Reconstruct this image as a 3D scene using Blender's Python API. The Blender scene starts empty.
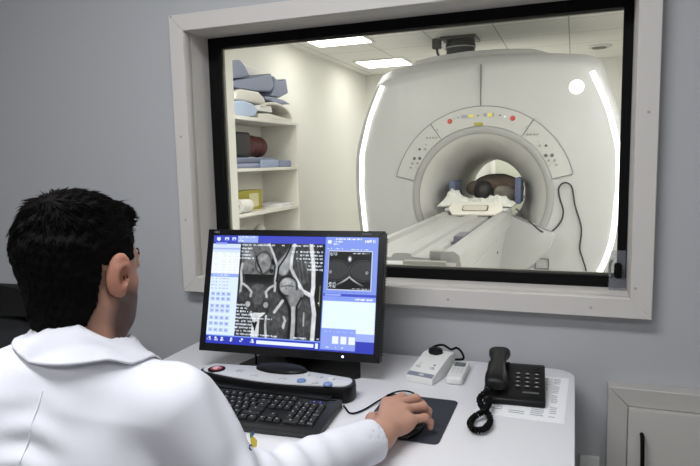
import bpy, bmesh, math, random
import numpy as np
from math import sin, cos, pi, radians as rad, hypot, atan2
from mathutils import Vector, Matrix

random.seed(5)
rng = np.random.default_rng(5)
SC = bpy.context.scene
COL = SC.collection

# ------------------------------------------------------------------ helpers
def lin(c):
    return tuple((x / 255 / 12.92) if x / 255 <= .04045 else ((x / 255 + .055) / 1.055) ** 2.4 for x in c)

MATS = {}
def mat(name, rgb, rough=.5, metal=0., bump=0., bscale=60., var=0., vscale=8., emit=0., spec=.5, coat=0., sss=0.):
    if name in MATS: return MATS[name]
    m = bpy.data.materials.new(name); m.use_nodes = True
    nt = m.node_tree; b = nt.nodes['Principled BSDF']
    c = (*lin(rgb), 1)
    b.inputs['Base Color'].default_value = c
    b.inputs['Roughness'].default_value = rough
    b.inputs['Metallic'].default_value = metal
    b.inputs['Specular IOR Level'].default_value = spec
    b.inputs['Coat Weight'].default_value = coat
    if sss:
        b.inputs['Subsurface Weight'].default_value = sss
        b.inputs['Subsurface Radius'].default_value = (.012, .005, .003)
    if emit:
        b.inputs['Emission Color'].default_value = c
        b.inputs['Emission Strength'].default_value = emit
    tc = nt.nodes.new('ShaderNodeTexCoord')
    if var:
        n = nt.nodes.new('ShaderNodeTexNoise'); n.inputs['Scale'].default_value = vscale; n.inputs['Detail'].default_value = 5
        nt.links.new(tc.outputs['Object'], n.inputs['Vector'])
        mx = nt.nodes.new('ShaderNodeMix'); mx.data_type = 'RGBA'
        mx.inputs[6].default_value = (*[min(1, x * (1 + var)) for x in c[:3]], 1)
        mx.inputs[7].default_value = (*[x * (1 - var) for x in c[:3]], 1)
        nt.links.new(n.outputs['Fac'], mx.inputs[0]); nt.links.new(mx.outputs[2], b.inputs['Base Color'])
    if bump:
        n2 = nt.nodes.new('ShaderNodeTexNoise'); n2.inputs['Scale'].default_value = bscale; n2.inputs['Detail'].default_value = 4
        nt.links.new(tc.outputs['Object'], n2.inputs['Vector'])
        bp = nt.nodes.new('ShaderNodeBump'); bp.inputs['Strength'].default_value = bump; bp.inputs['Distance'].default_value = .003
        nt.links.new(n2.outputs['Fac'], bp.inputs['Height']); nt.links.new(bp.outputs['Normal'], b.inputs['Normal'])
    MATS[name] = m
    return m

def wmat(o):
    m = o.matrix_basis.copy(); p = o.parent
    while p:
        m = p.matrix_basis @ m; p = p.parent
    return m

class B:
    """collects shapes in one bmesh"""
    def __init__(s): s.bm = bmesh.new(); s.mi = 0
    def add(s, verts, faces):
        v = [s.bm.verts.new(p) for p in verts]; out = []
        for f in faces:
            try: out.append(s.bm.faces.new([v[i] for i in f]))
            except ValueError: pass
        for f in out: f.material_index = s.mi
        return v, out
    def _bev(s, faces, w, seg=2):
        if w <= 0: return
        s.bm.normal_update()
        es = {e for f in faces for e in f.edges if len(e.link_faces) == 2 and e.calc_face_angle(0) > .5}
        bmesh.ops.bevel(s.bm, geom=list(es), offset=w, segments=seg, affect='EDGES', profile=.6, clamp_overlap=True)
    def box(s, x0, x1, y0, y1, z0, z1, bev=0., seg=2, M=None):
        vs = [Vector((x, y, z)) for x in (x0, x1) for y in (y0, y1) for z in (z0, z1)]
        if M is not None: vs = [M @ v for v in vs]
        v, f = s.add(vs, [(0, 1, 3, 2), (4, 6, 7, 5), (0, 4, 5, 1), (2, 3, 7, 6), (0, 2, 6, 4), (1, 5, 7, 3)])
        s._bev(f, bev, seg); return s
    def prism(s, pts, axis, a, b, bev=0., seg=2, M=None):
        def mk(p, t):
            q = {'x': (t, p[0], p[1]), 'y': (p[0], t, p[1]), 'z': (p[0], p[1], t)}[axis]
            q = Vector(q); return M @ q if M is not None else q
        n = len(pts)
        vs = [mk(p, a) for p in pts] + [mk(p, b) for p in pts]
        fs = [tuple(range(n))[::-1], tuple(range(n, 2 * n))] + [(i, (i + 1) % n, n + (i + 1) % n, n + i) for i in range(n)]
        v, f = s.add(vs, fs)
        bmesh.ops.recalc_face_normals(s.bm, faces=f)
        s._bev(f, bev, seg); return s
    def rings(s, rings, cap0=True, cap1=True, closed=True):
        n = len(rings[0]); vs = [p for r in rings for p in r]; fs = []
        for k in range(len(rings) - 1):
            for i in range(n if closed else n - 1):
                j = (i + 1) % n
                fs.append((k * n + i, k * n + j, (k + 1) * n + j, (k + 1) * n + i))
        if cap0: fs.append(tuple(range(n))[::-1])
        if cap1: fs.append(tuple(range((len(rings) - 1) * n, len(rings) * n)))
        v, f = s.add(vs, fs); bmesh.ops.recalc_face_normals(s.bm, faces=f); return s
    def cyl(s, p0, p1, r0, r1=None, n=24, bev=0.):
        return s.tube([p0, p1], [r0, r1 if r1 is not None else r0], n)
    def tube(s, path, r, n=8, cap=True):
        P = [Vector(p) for p in path]; R = r if isinstance(r, (list, tuple)) else [r] * len(P)
        rings = []; up = None
        for i, p in enumerate(P):
            t = (P[min(i + 1, len(P) - 1)] - P[max(i - 1, 0)]).normalized()
            if up is None:
                up = Vector((0, 0, 1)) if abs(t.z) < .9 else Vector((1, 0, 0))
            u = (up - t * up.dot(t)).normalized(); up = u; w = t.cross(u)
            rings.append([p + (u * cos(2 * pi * k / n) + w * sin(2 * pi * k / n)) * R[i] for k in range(n)])
        return s.rings(rings, cap, cap)
    def lathe(s, prof, c=(0, 0, 0), n=32, M=None, sy=1., cap=True):
        rings = []
        for r, z in prof:
            ring = [Vector((r * cos(2 * pi * k / n), r * sy * sin(2 * pi * k / n), z)) for k in range(n)]
            if M is not None: ring = [M @ v for v in ring]
            rings.append([v + Vector(c) for v in ring])
        return s.rings(rings, cap, cap)
    def ell(s, c, r, n=20, m=12, M=None):
        prof = [(max(1e-4, sin(pi * k / m)), -cos(pi * k / m)) for k in range(m + 1)]
        rings = []
        for a, z in prof:
            ring = [Vector((a * r[0] * cos(2 * pi * k / n), a * r[1] * sin(2 * pi * k / n), z * r[2])) for k in range(n)]
            if M is not None: ring = [M @ v for v in ring]
            rings.append([v + Vector(c) for v in ring])
        return s.rings(rings)
    def mesh(s, me):
        s.bm.from_mesh(me); return s

def rrect(x0, x1, y0, y1, r, n=5):
    out = []
    for cx, cy, a0 in ((x1 - r, y1 - r, 0), (x0 + r, y1 - r, 90), (x0 + r, y0 + r, 180), (x1 - r, y0 + r, 270)):
        for k in range(n + 1):
            a = rad(a0 + 90 * k / n); out.append((cx + r * cos(a), cy + r * sin(a)))
    return out

def smooth_path(pts, k=8):
    P = [Vector(p) for p in pts]; P = [P[0]] + P + [P[-1]]; out = []
    for i in range(1, len(P) - 2):
        a, b, c, d = P[i - 1:i + 3]
        for j in range(k):
            t = j / k
            out.append(.5 * ((2 * b) + (c - a) * t + (2 * a - 5 * b + 4 * c - d) * t * t + (3 * b - 3 * c + d - a) * t ** 3))
    out.append(P[-2]); return out

def obj(name, b, m, parent=None, local=False, angle=40, mats=None):
    me = bpy.data.meshes.new(name)
    if isinstance(b, B): b.bm.normal_update(); b.bm.to_mesh(me); b.bm.free()
    else: me = b; me.name = name
    if parent is not None and not local:
        me.transform(wmat(parent).inverted())
    me.polygons.foreach_set('use_smooth', [True] * len(me.polygons))
    me.set_sharp_from_angle(angle=rad(angle))
    for x in (mats or [m]): me.materials.append(x)
    o = bpy.data.objects.new(name, me); COL.objects.link(o)
    if parent is not None: o.parent = parent
    return o

def thing(name, label, cat, loc=(0, 0, 0), rz=0, group=None, rot=None):
    o = bpy.data.objects.new(name, None); COL.objects.link(o)
    o.location = loc; o.rotation_euler = rot or (0, 0, rz); o.empty_display_size = .05
    o['label'] = label; o['category'] = cat
    if group: o['group'] = group
    return o

def tag(o, label, cat, group=None):
    o['label'] = label; o['category'] = cat
    if group: o['group'] = group
    return o

def struct(name, b, m, parent=None, label=None, angle=40):
    o = obj(name, b, m, parent, angle=angle)
    if parent is None:
        o['kind'] = 'structure'
        if label: o['label'] = label
    return o

def text_mesh(body, size, M, depth=.0002, bold=0.):
    cu = bpy.data.curves.new('t', 'FONT'); cu.body = body; cu.size = size; cu.extrude = depth; cu.offset = bold
    cu.align_x = 'CENTER'; cu.align_y = 'CENTER'
    o = bpy.data.objects.new('t', cu); COL.objects.link(o)
    bpy.context.view_layer.update()
    me = bpy.data.meshes.new_from_object(o.evaluated_get(bpy.context.evaluated_depsgraph_get()))
    bpy.data.objects.remove(o); me.transform(M); return me

# ---------------- distance fields -> surface nets
def dcap(P, a, b, ra, rb):
    a = np.array(a, float); b = np.array(b, float); ab = b - a
    h = np.clip((P - a) @ ab / (ab @ ab), 0, 1)
    return np.linalg.norm(P - a - h[:, None] * ab, axis=1) - (ra + (rb - ra) * h)
def dell(P, c, r, R=None):
    q = P - np.array(c, float)
    if R is not None: q = q @ R
    r = np.array(r, float)
    k0 = np.linalg.norm(q / r, axis=1); k1 = np.linalg.norm(q / (r * r), axis=1) + 1e-9
    return k0 * (k0 - 1) / k1
def smin(a, b, k):
    h = np.clip(.5 + .5 * (b - a) / k, 0, 1); return b * (1 - h) + a * h - k * h * (1 - h)
def smax(a, b, k): return -smin(-a, -b, k)
def wob(P, s, seed=0):
    r = np.random.default_rng(seed); o = np.zeros(len(P))
    for i in range(6):
        d = r.normal(size=3); d /= np.linalg.norm(d)
        o += np.sin(P @ d * s * (1 + .45 * i) + r.uniform(0, 6.28)) / (1 + .5 * i)
    return o / 2.5

def sdf_mesh(fn, lo, hi, h, block=12):
    lo = np.array(lo, float); hi = np.array(hi, float)
    N = np.ceil((hi - lo) / h / block).astype(int)
    shp = N * block + 1
    ax = [lo[i] + h * np.arange(shp[i]) for i in range(3)]
    D = np.full(shp, 1., np.float32)
    cs = np.stack(np.meshgrid(*[lo[i] + h * block * (np.arange(N[i]) + .5) for i in range(3)], indexing='ij'), -1).reshape(-1, 3)
    dc = fn(cs).reshape(N); lim = h * block * .87 * 1.7 + .012
    for i in range(N[0]):
        for j in range(N[1]):
            for k in range(N[2]):
                sl = tuple(slice(q * block, q * block + block + 1) for q in (i, j, k))
                if abs(dc[i, j, k]) > lim:
                    D[sl] = np.where(np.abs(D[sl]) == 1., np.sign(dc[i, j, k]), D[sl]); continue
                X, Y, Z = np.meshgrid(ax[0][sl[0]], ax[1][sl[1]], ax[2][sl[2]], indexing='ij')
                D[sl] = fn(np.stack([X, Y, Z], -1).reshape(-1, 3)).reshape(X.shape)
    ins = D < 0
    c = [ins[a:shp[0] - 1 + a, b:shp[1] - 1 + b, e:shp[2] - 1 + e] for a in (0, 1) for b in (0, 1) for e in (0, 1)]
    s = sum(x.astype(np.int8) for x in c)
    cell = (s > 0) & (s < 8); idx = -np.ones(cell.shape, int); ijk = np.argwhere(cell); idx[cell] = np.arange(len(ijk))
    acc = np.zeros((len(ijk), 3)); cnt = np.zeros(len(ijk))
    cor = [(a, b, e) for a in (0, 1) for b in (0, 1) for e in (0, 1)]
    for p in range(8):
        for q in range(p + 1, 8):
            A, Bc = np.array(cor[p]), np.array(cor[q])
            if np.abs(A - Bc).sum() != 1: continue
            da = D[tuple((ijk + A).T)].astype(float); db = D[tuple((ijk + Bc).T)].astype(float)
            m = (da < 0) != (db < 0); t = np.where(m, da / np.where(m, da - db, 1), 0)
            acc[m] += (A + (Bc - A) * t[:, None])[m]; cnt[m] += 1
    V = lo + h * (ijk + acc / cnt[:, None])
    F = []
    for a in range(3):
        b, e = (a + 1) % 3, (a + 2) % 3
        g = np.array([1 if i == a else 0 for i in range(3)])
        n0 = [slice(0, shp[i] - (1 if i == a else 0)) for i in range(3)]; n1 = [slice(g[i], shp[i]) for i in range(3)]
        A, Bc = ins[tuple(n0)], ins[tuple(n1)]
        pos = np.argwhere(A != Bc)
        ok = (pos[:, b] > 0) & (pos[:, e] > 0) & (pos[:, b] < shp[b] - 1) & (pos[:, e] < shp[e] - 1) & (pos[:, a] < shp[a] - 1)
        pos = pos[ok]; eb = np.zeros(3, int); eb[b] = 1; ee = np.zeros(3, int); ee[e] = 1
        q = np.stack([idx[tuple((pos - eb - ee).T)], idx[tuple((pos - ee).T)], idx[tuple(pos.T)], idx[tuple((pos - eb).T)]], 1)
        fl = A[tuple(pos.T)]
        q[~fl] = q[~fl][:, ::-1]; F.append(q)
    F = np.concatenate(F); F = F[(F >= 0).all(1)]
    me = bpy.data.meshes.new('sdf'); me.from_pydata(V.tolist(), [], F.tolist()); me.update()
    return me

def mesh_np(me):
    v = np.empty(len(me.vertices) * 3); me.vertices.foreach_get('co', v); return v.reshape(-1, 3)

def color_attr(me, name, cols):
    a = me.color_attributes.new(name, 'FLOAT_COLOR', 'POINT')
    a.data.foreach_set('color', np.concatenate([cols, np.ones((len(cols), 1))], 1).astype(np.float32).ravel())

def grid_mesh(fn, nu, nv):
    """fn(u,v)->(x,y,z) arrays, u,v in 0..1"""
    U, V = np.meshgrid(np.linspace(0, 1, nu), np.linspace(0, 1, nv))
    P = np.stack(fn(U, V), -1).reshape(-1, 3)
    i = np.arange(nu * nv).reshape(nv, nu)
    F = np.stack([i[:-1, :-1], i[:-1, 1:], i[1:, 1:], i[1:, :-1]], -1).reshape(-1, 4)
    me = bpy.data.meshes.new('g'); me.from_pydata(P.tolist(), [], F.tolist()); me.update(); return me

# ------------------------------------------------------------------ materials
M_WALL = mat('grey_blue_wall_paint', (183, 184, 187), .75, bump=.05, bscale=180, var=.015, vscale=2)
M_CASING = mat('white_painted_wood', (213, 208, 203), .5, bump=.03, bscale=90, var=.015, vscale=4)
M_FLOOR = mat('grey_vinyl_floor', (120, 118, 115), .5, var=.06, vscale=30)
M_CEIL = mat('white_ceiling_paint', (225, 225, 222), .9)
M_CREAM = mat('cream_wall_paint', (233, 232, 225), .75, bump=.03, bscale=150, var=.01, vscale=2)
M_GREEN = mat('pale_green_door_paint', (206, 209, 192), .6)
M_BLACK = mat('black_rubber', (8, 8, 9), .7, spec=.15)
M_BLKPL = mat('black_plastic', (15, 15, 17), .45, bump=.05, bscale=400, spec=.3)
M_BLKPL2 = mat('dark_charcoal_plastic', (25, 25, 27), .45, bump=.05, bscale=400)
M_BLKGL = mat('glossy_black_plastic', (12, 12, 14), .25)
M_DESK = mat('light_grey_laminate', (228, 227, 231), .38, var=.012, vscale=12)
M_SILV = mat('silver_plastic', (212, 212, 214), .38)
M_WHPL = mat('white_plastic', (226, 226, 224), .4)
M_OFFPL = mat('off_white_enamel', (186, 187, 188), .38)
M_OFFPL2 = mat('off_white_shell_plastic', (212, 211, 207), .42)
M_GREYPL = mat('warm_grey_plastic', (150, 149, 145), .45)
M_RING = mat('grey_ring_plastic', (160, 160, 160), .5)
M_LINE = mat('dark_seam', (92, 92, 92), .7)
M_LED = mat('white_led', (255, 252, 246), .5, emit=2.2)
M_LAMP = mat('lamp_diffuser', (255, 252, 242), .5, emit=5.)
M_LAMP2 = mat('office_lamp_diffuser', (250, 252, 255), .5, emit=4.)
M_CHROME = mat('brushed_steel', (170, 170, 172), .3, metal=.9)
M_TABLE = mat('table_top_plastic', (164, 164, 163), .42)
M_PAPER = mat('white_paper', (247, 247, 249), .8)
M_INK = mat('grey_print', (172, 174, 180), .8)
M_CABIN = mat('pale_cabinet_laminate', (186, 183, 178), .5, var=.01)
M_CLOTH = mat('white_cotton', (229, 229, 237), .85, bump=.12, bscale=900, spec=.25)
M_TROUS = mat('dark_trouser_cloth', (40, 42, 50), .9)
M_SHOE = mat('black_leather', (18, 17, 16), .4)
M_MESHBLK = mat('black_chair_fabric', (14, 14, 15), .85, bump=.2, bscale=500, spec=.2)
M_CHARF = mat('charcoal_chair_shell', (40, 40, 42), .6)
M_BLUEF = mat('grey_blue_vinyl', (134, 142, 166), .55, bump=.04, bscale=50)
M_BLUEL = mat('light_blue_vinyl', (180, 196, 222), .5, bump=.04, bscale=50)
M_NAVY = mat('slate_blue_cushion_vinyl', (82, 92, 120), .5)
M_COILW = mat('ivory_coil_plastic', (216, 213, 204), .45)
M_YELL = mat('yellow_card', (180, 168, 64), .6)
M_RED = mat('red_button', (188, 60, 48), .4)
M_DKRED = mat('dark_red_vinyl', (86, 34, 32), .5)
M_TAPE = mat('white_gauze', (228, 226, 220), .9, bump=.2, bscale=200)
M_SHEET = mat('crumpled_sheet_cotton', (205, 206, 200), .9, bump=.1, bscale=200)
M_BROWN = mat('brown_knit', (124, 107, 92), .9, bump=.3, bscale=250)
M_GAUZ = mat('pale_patient_gown', (178, 172, 160), .9)
M_HAIR = mat('dark_brown_hair', (11, 8, 7), .75, spec=.10)
M_HAIR2 = mat('black_hair', (20, 18, 17), .55)
M_EYE = mat('eye_white', (225, 222, 215), .25)
M_MPAD = mat('charcoal_mouse_pad_cloth', (52, 55, 64), .8, bump=.08, bscale=600, spec=.3)
M_BLUEB = mat('blue_button', (120, 146, 196), .35)
M_GREYB = mat('pale_grey_button', (202, 204, 206), .35)
M_KEY = mat('black_key_plastic', (24, 24, 26), .45)
M_LEGEND = mat('pale_key_legend', (190, 192, 196), .6)
M_LCD = mat('grey_lcd', (92, 98, 104), .2)
M_DISP = mat('lit_yellow_display', (224, 214, 110), .4)
M_DISPB = mat('grey_blue_display', (150, 154, 176), .4)
M_STICK = mat('olive_yellow_label', (166, 158, 60), .5)

def glass_mat():
    m = bpy.data.materials.new('window_glass'); m.use_nodes = True; nt = m.node_tree; nt.nodes.clear()
    out = nt.nodes.new('ShaderNodeOutputMaterial'); mx = nt.nodes.new('ShaderNodeMixShader')
    tr = nt.nodes.new('ShaderNodeBsdfTransparent'); gl = nt.nodes.new('ShaderNodeBsdfGlossy')
    tr.inputs[0].default_value = (.93, .935, .93, 1); gl.inputs['Roughness'].default_value = .01
    fr = nt.nodes.new('ShaderNodeFresnel'); fr.inputs[0].default_value = 1.3
    nt.links.new(fr.outputs[0], mx.inputs[0]); nt.links.new(tr.outputs[0], mx.inputs[1]); nt.links.new(gl.outputs[0], mx.inputs[2])
    nt.links.new(mx.outputs[0], out.inputs[0]); return m
M_GLASS = glass_mat()

def clear_mat():
    m = bpy.data.materials.new('clear_acrylic'); m.use_nodes = True; nt = m.node_tree; nt.nodes.clear()
    out = nt.nodes.new('ShaderNodeOutputMaterial'); mx = nt.nodes.new('ShaderNodeMixShader'); mx.inputs[0].default_value = .16
    tr = nt.nodes.new('ShaderNodeBsdfTransparent'); tr.inputs[0].default_value = (.9, .91, .93, 1)
    gl = nt.nodes.new('ShaderNodeBsdfPrincipled'); gl.inputs['Roughness'].default_value = .15; gl.inputs['Base Color'].default_value = (.55, .56, .6, 1)
    nt.links.new(tr.outputs[0], mx.inputs[1]); nt.links.new(gl.outputs[0], mx.inputs[2]); nt.links.new(mx.outputs[0], out.inputs[0]); return m
M_CLEAR = clear_mat()

def tile_mat():
    m = mat('white_ceiling_tile', (238, 237, 232), .9); nt = m.node_tree; b = nt.nodes['Principled BSDF']
    tc = nt.nodes.new('ShaderNodeTexCoord'); mp = nt.nodes.new('ShaderNodeMapping'); br = nt.nodes.new('ShaderNodeTexBrick')
    mp.inputs['Location'].default_value = (.07, -.02, 0)
    br.offset = 0; br.inputs['Scale'].default_value = 1; br.inputs['Brick Width'].default_value = .62; br.inputs['Row Height'].default_value = .62
    br.inputs['Mortar Size'].default_value = .006; br.inputs['Mortar Smooth'].default_value = .1
    c = (*lin((240, 239, 235)), 1)
    br.inputs['Color1'].default_value = c; br.inputs['Color2'].default_value = (*lin((235, 234, 230)), 1); br.inputs['Mortar'].default_value = (*lin((178, 177, 172)), 1)
    nt.links.new(tc.outputs['Object'], mp.inputs[0]); nt.links.new(mp.outputs[0], br.inputs['Vector']); nt.links.new(br.outputs['Color'], b.inputs['Base Color'])
    return m
M_TILE = tile_mat()

def attr_mat(name, attr, rough=.5, emit=0., sss=0., bump=0., spec=.4):
    m = bpy.data.materials.new(name); m.use_nodes = True; nt = m.node_tree; b = nt.nodes['Principled BSDF']
    a = nt.nodes.new('ShaderNodeVertexColor'); a.layer_name = attr
    b.inputs['Roughness'].default_value = rough; b.inputs['Specular IOR Level'].default_value = spec
    if emit:
        b.inputs['Base Color'].default_value = (.01, .01, .01, 1)
        nt.links.new(a.outputs[0], b.inputs['Emission Color']); b.inputs['Emission Strength'].default_value = emit
    else: nt.links.new(a.outputs[0], b.inputs['Base Color'])
    if sss:
        b.inputs['Subsurface Weight'].default_value = sss; b.inputs['Subsurface Radius'].default_value = (.01, .004, .002)
        b.inputs['Subsurface Scale'].default_value = .5
    if bump:
        tc = nt.nodes.new('ShaderNodeTexCoord'); n2 = nt.nodes.new('ShaderNodeTexNoise'); n2.inputs['Scale'].default_value = 350
        nt.links.new(tc.outputs['Object'], n2.inputs['Vector'])
        bp = nt.nodes.new('ShaderNodeBump'); bp.inputs['Strength'].default_value = bump; bp.inputs['Distance'].default_value = .001
        nt.links.new(n2.outputs['Fac'], bp.inputs['Height']); nt.links.new(bp.outputs['Normal'], b.inputs['Normal'])
    return m
M_SKIN = attr_mat('skin', 'tint', .5, sss=.15, bump=.25)
M_SCREEN = attr_mat('screen_picture', 'picture', .3, emit=1.15)

# ------------------------------------------------------------------ the rooms
WY = 1.82                       # control room face of the window wall
OX0, OX1, OZ0, OZ1 = -1.242, .149, .957, 1.795
RX0, RX1, RY0, CH = -2.9, 2.2, -2.2, 2.6
FX0, FX1, FY0, FY1, FH = -2.67, 1.5, 2.03, 7.95, 2.5

struct('floor', B().box(RX0 - .1, RX1 + .1, RY0 - .1, 1.93, -.1, 0), M_FLOOR)
struct('floor_far', B().box(RX0 - .1, RX1 + .1, 1.93, FY1 + .1, -.1, 0), mat('pale_vinyl_floor', (205, 204, 198), .5, var=.04, vscale=25))
struct('ceiling', B().box(RX0, RX1, RY0, WY, CH, CH + .08), M_CEIL)
w = B()
for a in ((RX0, OX0 - .012, 0, CH), (OX1 + .012, RX1, 0, CH), (OX0 - .012, OX1 + .012, 0, OZ0 - .012), (OX0 - .012, OX1 + .012, OZ1 + .012, CH)):
    w.box(a[0], a[1], WY, 1.93, a[2], a[3])
struct('wall_front', w, M_WALL)
w = B()
for a in ((FX0, OX0 + .035, 0, FH), (OX1 + .03, FX1, 0, FH), (OX0 + .035, OX1 + .03, 0, OZ0 + .022), (OX0 + .035, OX1 + .03, OZ1 - .022, FH)):
    w.box(a[0], a[1], 1.96, FY0, a[2], a[3])
struct('wall_near_scanner', w, M_CREAM)
struct('wall_left', B().box(RX0 - .1, RX0, RY0, WY, 0, CH), M_WALL)
struct('wall_right', B().box(RX1, RX1 + .1, RY0, WY, 0, CH), M_WALL)
struct('wall_back', B().box(RX0 - .1, RX1 + .1, RY0 - .1, RY0, 0, CH), M_CEIL)
struct('wall_far_left', B().box(FX0 - .1, FX0, FY0, FY1, 0, FH), M_CREAM)
struct('wall_far_right', B().box(FX1, FX1 + .1, FY0, FY1, 0, FH), M_CREAM)
struct('wall_far', B().box(FX0 - .1, FX1 + .1, FY1, FY1 + .1, 0, FH), M_CREAM)
struct('ceiling_far', B().box(FX0, FX1, FY0, FY1, FH, FH + .08), M_TILE)
# door in the far wall, seen through the bore
d1 = struct('door_1', B().box(-.94, .1, 7.90, 7.95, 0, 2.1, .004), M_GREEN)
obj('door_frame', B().box(-1.0, -.94, 7.885, 7.95, 0, 2.16, .004).box(.1, .16, 7.885, 7.95, 0, 2.16, .004).box(-.94, .1, 7.885, 7.95, 2.1, 2.16, .004), M_CREAM, d1)

# ---- observation window
w1 = bpy.data.objects.new('window_1', None); COL.objects.link(w1); w1.location = ((OX0 + OX1) / 2, WY, OZ0); w1['kind'] = 'structure'
def frame_ring(x0, x1, z0, z1, t, y0, y1, bev=0.):
    """mitred picture-frame ring growing outward by t"""
    b = B()
    i = [(x0, z0), (x1, z0), (x1, z1), (x0, z1)]; o = [(x0 - t, z0 - t), (x1 + t, z0 - t), (x1 + t, z1 + t), (x0 - t, z1 + t)]
    for k in range(4):
        j = (k + 1) % 4
        b.prism([o[k], o[j], i[j], i[k]], 'y', y0, y1, bev, 1)
    return b
obj('casing', frame_ring(OX0, OX1, OZ0, OZ1, .055, WY - .042, WY, .0015), M_CASING, w1)
b = B()
b.box(OX0 - .01, OX0, WY, 1.925, OZ0, OZ1); b.box(OX1, OX1 + .01, WY, 1.925, OZ0, OZ1)
b.box(OX0 - .01, OX1 + .01, WY, 1.925, OZ0 - .01, OZ0); b.box(OX0 - .01, OX1 + .01, WY, 1.925, OZ1, OZ1 + .01)
obj('reveal', b, M_CASING, w1)
GX0, GX1, GZ0, GZ1 = OX0 + .040, OX1 - .026, OZ0 + .034, OZ1 - .034
b = frame_ring(GX0, GX1, GZ0, GZ1, .04, 1.925, 1.945)
obj('gasket', b, M_BLACK, w1)
obj('glass_pane', B().box(GX0 - .01, GX1 + .01, 1.947, 1.953, GZ0 - .01, GZ1 + .01), M_GLASS, w1)
obj('rear_bead', frame_ring(GX0 + .002, GX1 + .012, GZ0 + .004, GZ1 - .002, .03, 1.955, 1.967), mat('grey_steel_bead', (120, 119, 110), .5), w1)
b = B()
for x, z in ((OX0 - .045, OZ1 + .05), (OX0 - .03, OZ0 + .2), (OX0 - .03, OZ1 - .35), (OX1 + .012, OZ0 + .03), (OX1 + .03, OZ0 + .5), (-.35, OZ0 - .03), (-.9, OZ0 - .03), (.05, OZ0 - .03)):
    b.cyl((x, WY - .043, z), (x, WY - .0415, z), .004, n=10)
obj('screw_cap', b, mat('screw_grey', (172, 169, 165), .6), w1)
# small latch in clear bracket at lower right corner
lt = thing('window_latch', 'small dark latch in a clear plastic bracket at the lower right window corner', 'latch', (.125, 1.915, .957))
obj('bracket', B().box(.104, .146, 1.914, 1.921, .957, 1.07, .002).box(.100, .147, 1.885, 1.914, .957, .990, .002), M_CLEAR, lt)
obj('bolt', B().lathe([(.008, 0), (.0105, .003), (.0105, .036), (.008, .042), (.003, .044)], (.124, 1.897, .993), 16), M_BLACK, lt)
obj('chrome_edge', B().tube(smooth_path([(.103, 1.9, .994), (.1025, 1.9, 1.03), (.108, 1.9, 1.044)], 5), .0035, 8), M_CHROME, lt)

# ---- low wall cabinet at lower right
cb = thing('wall_cabinet', 'pale grey wall cabinet with a raised frame beside the desk', 'cabinet', (.45, WY, 0))
b = frame_ring(.152, .75, .08, .655, .052, WY - .048, WY, .002)
obj('frame', b, M_CABIN, cb)
obj('door', B().box(.1525, .7495, WY - .068, WY - .03, .0805, .6545, .002), M_CABIN, cb)
b = B().tube(smooth_path([(.186, WY - .067, .588), (.186, WY - .088, .582), (.188, WY - .09, .50), (.186, WY - .088, .42), (.186, WY - .067, .414)], 5), .0055, 8)
obj('handle', b, M_BLACK, cb)
sk = tag(obj('wall_socket', B().box(.03, .085, WY - .012, WY, .40, .476, .003).cyl((.0575, WY - .0135, .44), (.0575, WY - .012, .44), .017), M_WHPL), 'small pale socket plate low on the wall between desk and cabinet', 'socket')

# ------------------------------------------------------------------ desk
DZ = .74
dk = thing('desk', 'light grey laminate desk with a rounded corner below the window', 'desk', (-.6, 1.4, 0))
pts = [(-1.21, 1.03), (.012, 1.03)]
for k in range(9):
    a = rad(90 * k / 8); pts.append((.012 - .06 + .06 * cos(a), 1.787 - .06 + .06 * sin(a)))
pts += [(-1.21, 1.787)]
obj('desktop', B().prism(pts, 'z', DZ - .03, DZ, .004, 2), M_DESK, dk)
for x in (-1.19, -.03): obj('side_panel', B().box(x, x + .025, 1.06, 1.72, 0, DZ - .03, .002), M_DESK, dk)
obj('back_panel', B().box(-1.165, -.03, 1.68, 1.70, .25, DZ - .03, .002), M_DESK, dk)

# ------------------------------------------------------------------ monitor
MW, MH = .556, .365
mon = thing('computer_monitor', 'black widescreen monitor showing a grey hip scan, standing on the desk', 'monitor', (-.769, 1.556, DZ), rad(3.5))
TM = Matrix.Translation((0, 0, .9729 - DZ)) @ Matrix.Rotation(rad(-14.9), 4, 'X')   # panel frame: x right, z up, -y front
b = B().prism(rrect(-MW / 2, MW / 2, -MH / 2, MH / 2, .006), 'y', 0, .022, 0, 1, TM)
b.prism(rrect(-MW / 2 + .004, MW / 2 - .004, -MH / 2 + .004, MH / 2 - .004, .006), 'y', .022, .038, 0, 1, TM)
b.prism(rrect(-.17, .17, -.13, .13, .02), 'y', .038, .065, .008, 2, TM)
for k in range(40):
    z = -MH / 2 + .02 + k * .0083
    b.box(MW / 2 - .001, MW / 2 + .0006, .006, .032, z, z + .004, 0, 1, TM)
obj('casing', b, M_BLKPL, mon, local=True)
BX, BT, BB = .0185, .018, .0235
b = B()
i = [(-MW / 2 + BX, -MH / 2 + BB), (MW / 2 - BX, -MH / 2 + BB), (MW / 2 - BX, MH / 2 - BT), (-MW / 2 + BX, MH / 2 - BT)]
o_ = [(-MW / 2, -MH / 2), (MW / 2, -MH / 2), (MW / 2, MH / 2), (-MW / 2, MH / 2)]
for k in range(4):
    j = (k + 1) % 4; b.prism([o_[k], o_[j], i[j], i[k]], 'y', -.004, 0, .0008, 1, TM)
bz = obj('bezel', b, M_BLKGL, mon, local=True)
FR = TM @ Matrix.Rotation(rad(90), 4, 'X')      # text: x right, y up -> panel x,z ; facing -y
nec = text_mesh('NEC', .0085, FR @ Matrix.Translation((-MW / 2 + .030, MH / 2 - .0085, .0044)), bold=.0003)
obj('brand_lettering', nec, mat('pale_lettering', (120, 122, 128), .5), bz, local=True)
ms = text_mesh('MultiSync', .0075, FR @ Matrix.Translation((MW / 2 - .052, MH / 2 - .0085, .0044)))
obj('model_lettering', ms, MATS['pale_lettering'], bz, local=True)
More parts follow.
